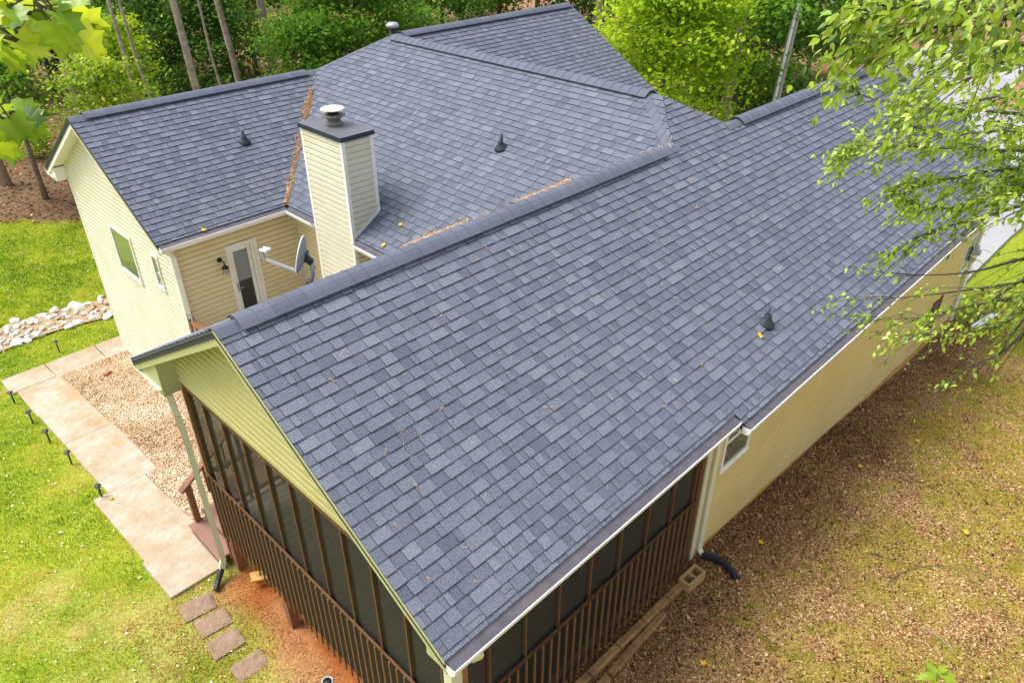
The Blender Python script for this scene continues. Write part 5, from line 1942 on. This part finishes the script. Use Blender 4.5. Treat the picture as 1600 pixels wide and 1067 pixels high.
for (u_, v_, dist, h, cr, mt, nl, ls, sd_, lab, c0, sp) in TR:
    shrub = h < 2.5
    where = tuple(on_ground(u_, v_ + 18)) if shrub else at_ground(u_, v_, dist)
    tree('shrub' if shrub else 'tree', lab, 'shrub' if shrub else 'tree', where, h, cr, mt, int(nl * 1.9), ls * 1.08, sd_, crown0=c0, tr=.02 + .014 * h, spread=sp, nb=8 if shrub else 16, group='trees and shrubs behind the house')

make_pole()
# tall pines: bare trunks through the view, crowns above it
PN = [(322, 140, 31, .17, -.115, 'thick pale pine trunk left of the roof peak', 17), (378, 125, 33, .15, -.075, 'pine trunk right of the thick pale pine', 17), (214, 155, 30, .085, -.03, 'slim straight trunk beyond the left ridge', 13),
      (245, 150, 30.5, .065, -.10, 'slim leaning trunk beside the slim straight one', 12), (358, 128, 31.5, .06, -.13, 'thin leaning trunk between the two pines', 12), (45, 155, 30, .24, -.10, 'stout brown trunk in the left wood behind the saplings', 18),
      (152, 170, 29, .19, -.09, 'brown trunk behind the pale yellow-green sapling', 17), (12, 290, 27.5, .13, -.06, 'trunk at the left edge rising from the mulch', 15), (430, 110, 40, .22, -.05, 'distant dark trunk above the left wing ridge', 18),
      (625, 50, 41, .20, -.02, 'trunk left of the round roof vent', 18), (748, 40, 46, .24, 0, 'pale trunk above the middle ridge', 18), (932, 50, 40, .22, .02, 'stout trunk beside the far gable peak', 18), (1140, 110, 29.5, .20, .06, 'grey trunk between the lime maple and the green tree', 17),
      (555, 40, 50, .2, 0, 'distant trunk behind the leafy green tree', 18), (100, 80, 42, .2, -.05, 'distant trunk in the upper left wood', 18), (275, 60, 52, .2, -.04, 'distant dark trunk left of the thick pine', 18), (1010, 20, 50, .22, .02, 'distant trunk behind the lime maple', 18)]
for u_, v_, dist, tr, ln_, lab, h in PN:
    b_ = at_ground(u_, v_, dist)
    if 'left wood behind' in lab or 'left edge rising' in lab or 'behind the pale' in lab:
        b_ = tuple(on_ground(u_, v_))
        tr *= math.hypot(b_[0] - CAM[0], b_[1] - CAM[1]) / dist
    side = RT * ln_ * .55
    tree('pine_tree', lab, 'tree', b_, h + 4, 2.2, 'leaf_dark', 1300, .3, int(u_) + 500, crown0=.72, tr=tr, bark='barkpine', spread=.5, nb=10, lean=(side[0], side[1]), group='tall trunks in the wood')


# ------------------------------------------------------------------ overhanging branches near the camera
def bez(P, n):
    P = [np.array(p, float) for p in P]
    out = []
    for i in range(n + 1):
        t = i / n * (len(P) - 1)
        k = min(int(t), len(P) - 2)
        f = t - k
        p0, p1, p2, p3 = P[max(k - 1, 0)], P[k], P[k + 1], P[min(k + 2, len(P) - 1)]
        out.append(.5 * (2 * p1 + (p2 - p0) * f + (2 * p0 - 5 * p1 + 4 * p2 - p3) * f * f + (3 * p1 - p0 - 3 * p2 + p3) * f ** 3))
    return out


def ovate(c, d, nrm, size, r, bend=.25):
    """pointed oval leaf folded on its midrib, thin"""
    d = d / np.linalg.norm(d)
    s = np.cross(d, nrm); s /= np.linalg.norm(s) + 1e-9
    n = np.cross(s, d)
    L_ = size
    rows = [(0, .0), (.20, .20), (.45, .27), (.76, .14), (1.0, 0)]
    mid, lf, rt = [], [], []
    fold = r.uniform(.1, .35)
    for t, w in rows:
        p = c + d * L_ * t - n * L_ * bend * t * t
        mid.append(p); lf.append(p + s * L_ * w + n * L_ * w * fold); rt.append(p - s * L_ * w + n * L_ * w * fold)
    vs = [mid[0], mid[1], mid[2], mid[3], mid[4], lf[1], lf[2], lf[3], rt[1], rt[2], rt[3]]
    return np.array(vs)


OVF = [(0, 1, 5), (1, 2, 6), (1, 6, 5), (2, 3, 7), (2, 7, 6), (3, 4, 7), (0, 8, 1), (1, 9, 2), (1, 8, 9), (2, 10, 3), (2, 9, 10), (3, 10, 4)]


def near_tree():
    r = np.random.default_rng(21)
    rr = random.Random(21)
    tx_, ty_ = 4.1, -8.35
    base = np.array([tx_, ty_, G(tx_, ty_)])
    root = empty('tree', base, 'young tree whose leafy branches hang over the far right end of the roof', 'tree')
    # trunk, out of the frame at right
    tp = [base + np.array([.04 * math.sin(i), .05 * math.cos(i * 1.3), -.2 + 11.0 * i / 10]) for i in range(11)]
    MB().tube(tp, [.13 - .010 * i for i in range(11)], 12).build('trunk', M['bark'], root, True)
    def trunk_at(z):
        i = min(9, max(0, int((z - base[2] + .2) / 1.1)))
        return tp[i] + (tp[i + 1] - tp[i]) * min(1, max(0, ((z - base[2] + .2) / 1.1 - i)))
    # limbs: list of directions (photo px, distance) the limb passes through, tip last; leaf size; density
    B = [
        ([(1640, 30, 4.6), (1520, 40, 4.4), (1420, 45, 4.3), (1335, 75, 4.3)], .076, 1.2),
        ([(1640, -30, 4.4), (1500, 0, 4.2), (1400, 10, 4.2), (1325, 25, 4.2)], .076, 1.2),
        ([(1640, 80, 4.8), (1540, 75, 4.8), (1450, 85, 4.8), (1365, 70, 4.8)], .08, 1.0),
        ([(1650, 120, 5.2), (1560, 95, 5.2), (1480, 130, 5.4), (1400, 150, 5.6)], .07, .8),
        ([(1650, 200, 6.2), (1540, 175, 6.4), (1430, 170, 6.7), (1330, 150, 7.0), (1315, 130, 7.0)], .068, 1.0),
        ([(1650, 170, 6.0), (1560, 150, 6.2), (1470, 165, 6.4), (1400, 175, 6.5)], .068, .9),
        ([(1650, 250, 6.4), (1540, 235, 6.6), (1420, 230, 6.9), (1340, 225, 7.2), (1300, 240, 7.2)], .068, 2.0),
        ([(1650, 225, 6.0), (1560, 205, 6.2), (1470, 210, 6.4), (1390, 195, 6.6)], .068, 1.3),
        ([(1650, 280, 6.3), (1560, 265, 6.5), (1460, 280, 6.8), (1400, 285, 7.0)], .068, 2.0),
        ([(1650, 320, 6.3), (1560, 300, 6.5), (1470, 325, 6.8), (1405, 320, 7.0)], .068, 2.0),
        ([(1650, 330, 6.3), (1590, 320, 6.3), (1500, 345, 6.6), (1440, 360, 6.9), (1375, 395, 7.0)], .066, .7),
        ([(1650, 395, 6.6), (1580, 405, 6.6), (1500, 425, 6.8), (1420, 430, 7.1), (1360, 425, 7.2)], .062, .5),
        ([(1650, 420, 6.4), (1580, 440, 6.5), (1480, 455, 6.8), (1390, 465, 7.0), (1290, 470, 7.1)], .062, .6),
        ([(1650, 450, 6.4), (1570, 465, 6.5), (1490, 480, 6.7), (1430, 495, 6.9), (1345, 500, 7.0)], .062, .9),
        ([(1650, 470, 6.0), (1600, 480, 6.1), (1540, 510, 6.3), (1480, 520, 6.4), (1390, 525, 6.6)], .06, .8),
        ([(1660, 400, 5.6), (1610, 420, 5.6), (1560, 450, 5.8), (1530, 470, 6.0)], .06, .35),
        ([(1660, 500, 5.6), (1600, 510, 5.8), (1540, 555, 6.0), (1500, 570, 6.1), (1455, 602, 6.2)], .058, .3),
        ([(1660, 430, 5.5), (1620, 470, 5.6), (1590, 490, 5.6), (1560, 525, 5.7)], .058, .35),
    ]
    br = MB()
    leaves = []
    for pth, ls, dens in B:
        pts = [spot(q[0] + 18, q[1], q[2]) for q in pth]
        st = trunk_at(pts[0][2] - 1.0)
        full = bez([st, (st + pts[0]) / 2 + np.array([0, 0, .15])] + pts, 26)
        n = len(full)
        br.tube(full, [.024 * (1 - i / n) ** 1.4 + .0025 for i in range(n)], 6)
        for i in range(7, n):
            d = full[min(i + 1, n - 1)] - full[i - 1]
            d /= np.linalg.norm(d) + 1e-9
            k = (rr.choice((2, 3, 3)) if dens > .6 else rr.choice((0, 1, 1, 2))) if i < n - 1 else 3
            for _ in range(k):
                sd_ = np.cross(d, [0, 0, 1.]) * rr.choice((-1, 1))
                ang = rr.uniform(.2, 1.1)
                tw = d * math.cos(ang) + sd_ * math.sin(ang) + np.array([0, 0, rr.uniform(-.75, .45)])
                tl_ = rr.uniform(.12, .52) * (1.0 if i < n - 4 else .7)
                end = full[i] + tw * tl_ + np.array([0, 0, -.10 * tl_])
                midp = (full[i] + end) / 2 + np.array([0, 0, .02])
                tpts = bez([full[i], midp, end], 6)
                br.tube(tpts, [.003, .0027, .0024, .0021, .0018, .0015, .0012], 4, caps=False)
                nl = int(max(2, rr.gauss(6.2, 1.5) * dens * 1.6))
                for q in range(nl):
                    t = rr.uniform(.15, 1)
                    c = tpts[min(6, int(t * 6))] + r.normal(0, .022, 3)
                    ld = tw / np.linalg.norm(tw) * .5 + r.normal(0, .6, 3) + np.array([0, 0, -.55])
                    nm = r.normal(0, .55, 3) + np.array([-.15, -.1, 1.0])
                    leaves.append((ovate(c, ld, nm, ls * rr.uniform(.50, .92), rr), min(1, max(0, rr.gauss(.58, .27)))))
    br.build('branch', M['barkgrey'], root, True)
    C = np.array([v[2] for v, _ in leaves])
    u_, v_, d_ = project(C)
    vis = (u_ > 0) & (u_ < 1600) & (v_ > 0) & (v_ < 1067) & (d_ > 0)
    sz = np.array([np.linalg.norm(v[4] - v[0]) for v, _ in leaves]) / d_ * vis
    big = set(np.argsort(-sz)[:300].tolist())
    for i in big:
        MB().add(leaves[i][0], OVF, leaves[i][1]).build('leaf', M['leaf_near'], root)
    V = np.array([leaves[i][0] for i in range(len(leaves)) if i not in big])
    T = np.array([leaves[i][1] for i in range(len(leaves)) if i not in big])
    fast_solid('foliage', V, OVF, M['leaf_near'], T, parent=root, kind='stuff')
    # crown above the frame
    P = np.array(tp[8]) + r.normal(0, 1, (3000, 3)) * np.array([1.0, 1.0, 1.2]) + np.array([.5, -.6, .8])
    uu, vv, dd = project(P)
    P = P[~((uu > -100) & (uu < 1640) & (vv > -60) & (vv < 1100) & (dd > 0))]
    fast('crown', kites(P, rng.uniform(.05, .09, len(P)), .5, 5), 4, M['leaf_near'], rng.uniform(.2, .8, len(P)), parent=root)
    print('near leaves', len(leaves))


near_tree()

LOBE = [(0, 0), (.12, -.03), (.30, -.07), (.50, .05), (.40, .19), (.35, .31), (.58, .50), (.42, .56), (.29, .63), (.27, .90), (.10, .76), (0, .84)]


def lobed(c, d, nrm, size, r):
    """four-lobed leaf with pointed tips, folded and curled"""
    d = d / np.linalg.norm(d)
    s = np.cross(d, nrm); s /= np.linalg.norm(s) + 1e-9
    n = np.cross(s, d)
    fold, curl = r.uniform(.1, .55), r.uniform(.1, .55)
    k = len(LOBE)
    vs, fs = [], []
    def P(a, b):
        return c + s * a * size + d * b * size + n * size * (abs(a) * fold - curl * b * b - .25 * a * a)
    mids = [P(0, .84 * i / (k - 1)) for i in range(k)]
    L_ = [P(-a, b) for a, b in LOBE]
    R_ = [P(a, b) for a, b in LOBE]
    vs = mids + L_ + R_
    for i in range(k - 1):
        fs.append((i, k + i, k + i + 1, i + 1))
        fs.append((i, i + 1, 2 * k + i + 1, 2 * k + i))
    return vs, fs


def poplar():
    rr = random.Random(4)
    r = np.random.default_rng(4)
    bx, by = -5.6, -3.2
    base = np.array([bx, by, G(bx, by)])
    root = empty('poplar_tree', base, 'bright broad lobed leaves on branches reaching in at the upper left corner', 'tree')
    tp = [base + np.array([.05 * math.sin(i), .05 * math.cos(i), -.2 + 1.1 * i]) for i in range(12)]
    MB().tube(tp, [.16 - .011 * i for i in range(12)], 12).build('trunk', M['barkpine'], root, True)
    B = [([(-120, -60, 2.6), (-20, 0, 2.5), (60, 25, 2.5), (120, 50, 2.5)], 10), ([(-120, 20, 2.5), (-40, 50, 2.5), (20, 62, 2.5), (45, 75, 2.5)], 8), ([(-120, -90, 2.6), (0, -40, 2.6), (60, -20, 2.6), (110, -5, 2.6)], 8),
         ([(-120, 150, 2.7), (-50, 165, 2.7), (10, 172, 2.7), (35, 180, 2.7)], 8), ([(-140, 200, 2.6), (-70, 205, 2.6), (-15, 208, 2.6), (8, 212, 2.6)], 6)]
    br = MB()
    # leaves seen in the picture: base direction, tip direction, size
    LV = [((40, 22), (-15, 50), .17), ((45, 32), (75, 62), .19), ((72, 25), (128, 84), .20), ((75, 18), (150, 62), .18), ((95, 28), (182, 68), .17), ((60, 12), (150, 8), .17), ((30, 5), (70, -25), .17), ((100, 20), (158, 26), .12),
          ((22, 60), (82, 84), .13), ((18, 62), (75, 102), .13), ((5, 66), (36, 108), .16), ((-10, 45), (25, 60), .14), ((-20, 8), (10, -20), .2), ((-20, 20), (5, 45), .18), ((15, 12), (35, 32), .12), ((50, 0), (100, -20), .2), ((110, 45), (170, 92), .12), ((88, 36), (112, 88), .15),
          ((-12, 62), (-5, 100), .16), ((85, 10), (135, -12), .15),
          ((25, 172), (66, 162), .12), ((28, 178), (70, 188), .12), ((20, 180), (84, 208), .15), ((15, 178), (40, 226), .17), ((-5, 175), (22, 200), .15), ((-12, 172), (12, 160), .14), ((-8, 208), (48, 244), .17), ((-15, 205), (8, 232), .13), ((-20, 185), (2, 178), .12), ((30, 184), (58, 214), .12), ((-18, 195), (15, 214), .14)]
    for pth, nn in B:
        pts = [spot(*q) for q in pth]
        z = pts[0][2]
        i = min(10, max(0, int((z - 1.2 - base[2] + .2) / 1.1)))
        full = bez([tp[i], (tp[i] + pts[0]) / 2 + np.array([0, 0, .2])] + pts, 20)
        br.tube(full, [.022 * (1 - i / 21) ** 1.2 + .0025 for i in range(21)], 6)
    LV = LV + [((a[0] + rr.uniform(-22, 14), a[1] + rr.uniform(-18, 12)), (b[0] + rr.uniform(-22, 14), b[1] + rr.uniform(-20, 14)), s) for a, b, s in LV * 2 if rr.random() < .8]
    for (a, b, s) in LV:
        ds_ = 2.5 + rr.uniform(-.2, .25)
        p0 = spot(a[0], a[1], ds_)
        p1 = spot(b[0], b[1], ds_ + rr.uniform(-.09, .09))
        ln = np.linalg.norm(p1 - p0)
        nm = np.array([rr.gauss(0, .3), rr.gauss(0, .3), 1.0]) - (FW * rr.uniform(.15, .75))
        vs, fs = lobed(p0 + (p1 - p0) * .12, p1 - p0, nm, ln * rr.uniform(.62, .92) + .005, rr)
        MB().add(vs, fs, min(1, max(0, rr.gauss(.62, .25)))).build('leaf', M['leaf_poplar'], root)
        br.tube([p0 - (p1 - p0) * .35 + np.array([0, 0, .01]), p0 + (p1 - p0) * .14], [.0025, .0018], 5)
    br.build('branch', M['barkgrey'], root, True)
    P = np.array(tp[10]) + r.normal(0, 1, (2500, 3)) * np.array([1.0, 1.0, 1.0]) + np.array([-.6, .2, 1.0])
    uu, vv, dd = project(P)
    P = P[~((uu > -60) & (uu < 1660) & (vv > -60) & (vv < 1100) & (dd > 0))]
    fast('crown', kites(P, rng.uniform(.1, .17, len(P)), .5, 6), 4, M['leaf_poplar'], rng.uniform(.2, .9, len(P)), parent=root)


poplar()


def sapling_tip():
    p = on_ground(1470, 1090)
    root = empty('sapling', p, 'bright green leaf tips of a sapling poking up at the bottom right edge', 'sapling')
    rr = random.Random(9)
    top = spot(1468, 1052, np.linalg.norm(p - CAM) * .72)
    base = np.array([top[0], top[1], G(top[0], top[1])])
    root.location = base
    MB().tube([base, (base + top) / 2 + np.array([.03, 0, 0]), top - np.array([0, 0, .03])], [.012, .009, .005], 7).build('stem', M['barkgrey'], root, True)
    for k in range(16):
        a = k * 2.4
        lvl = -.02 - .05 * (k // 3)
        d = np.array([math.cos(a), math.sin(a), rr.uniform(-.15, .3)])
        MB().add(ovate(top + np.array([0, 0, lvl]) + d * .03, d, np.array([0, 0, 1.]), rr.uniform(.12, .20), rr), OVF, rr.uniform(.45, .75)).build('leaf', M['leaf_poplar'], root)


sapling_tip()

scene.render.engine = 'CYCLES'
scene.cycles.max_bounces = 8
scene.cycles.transparent_max_bounces = 12
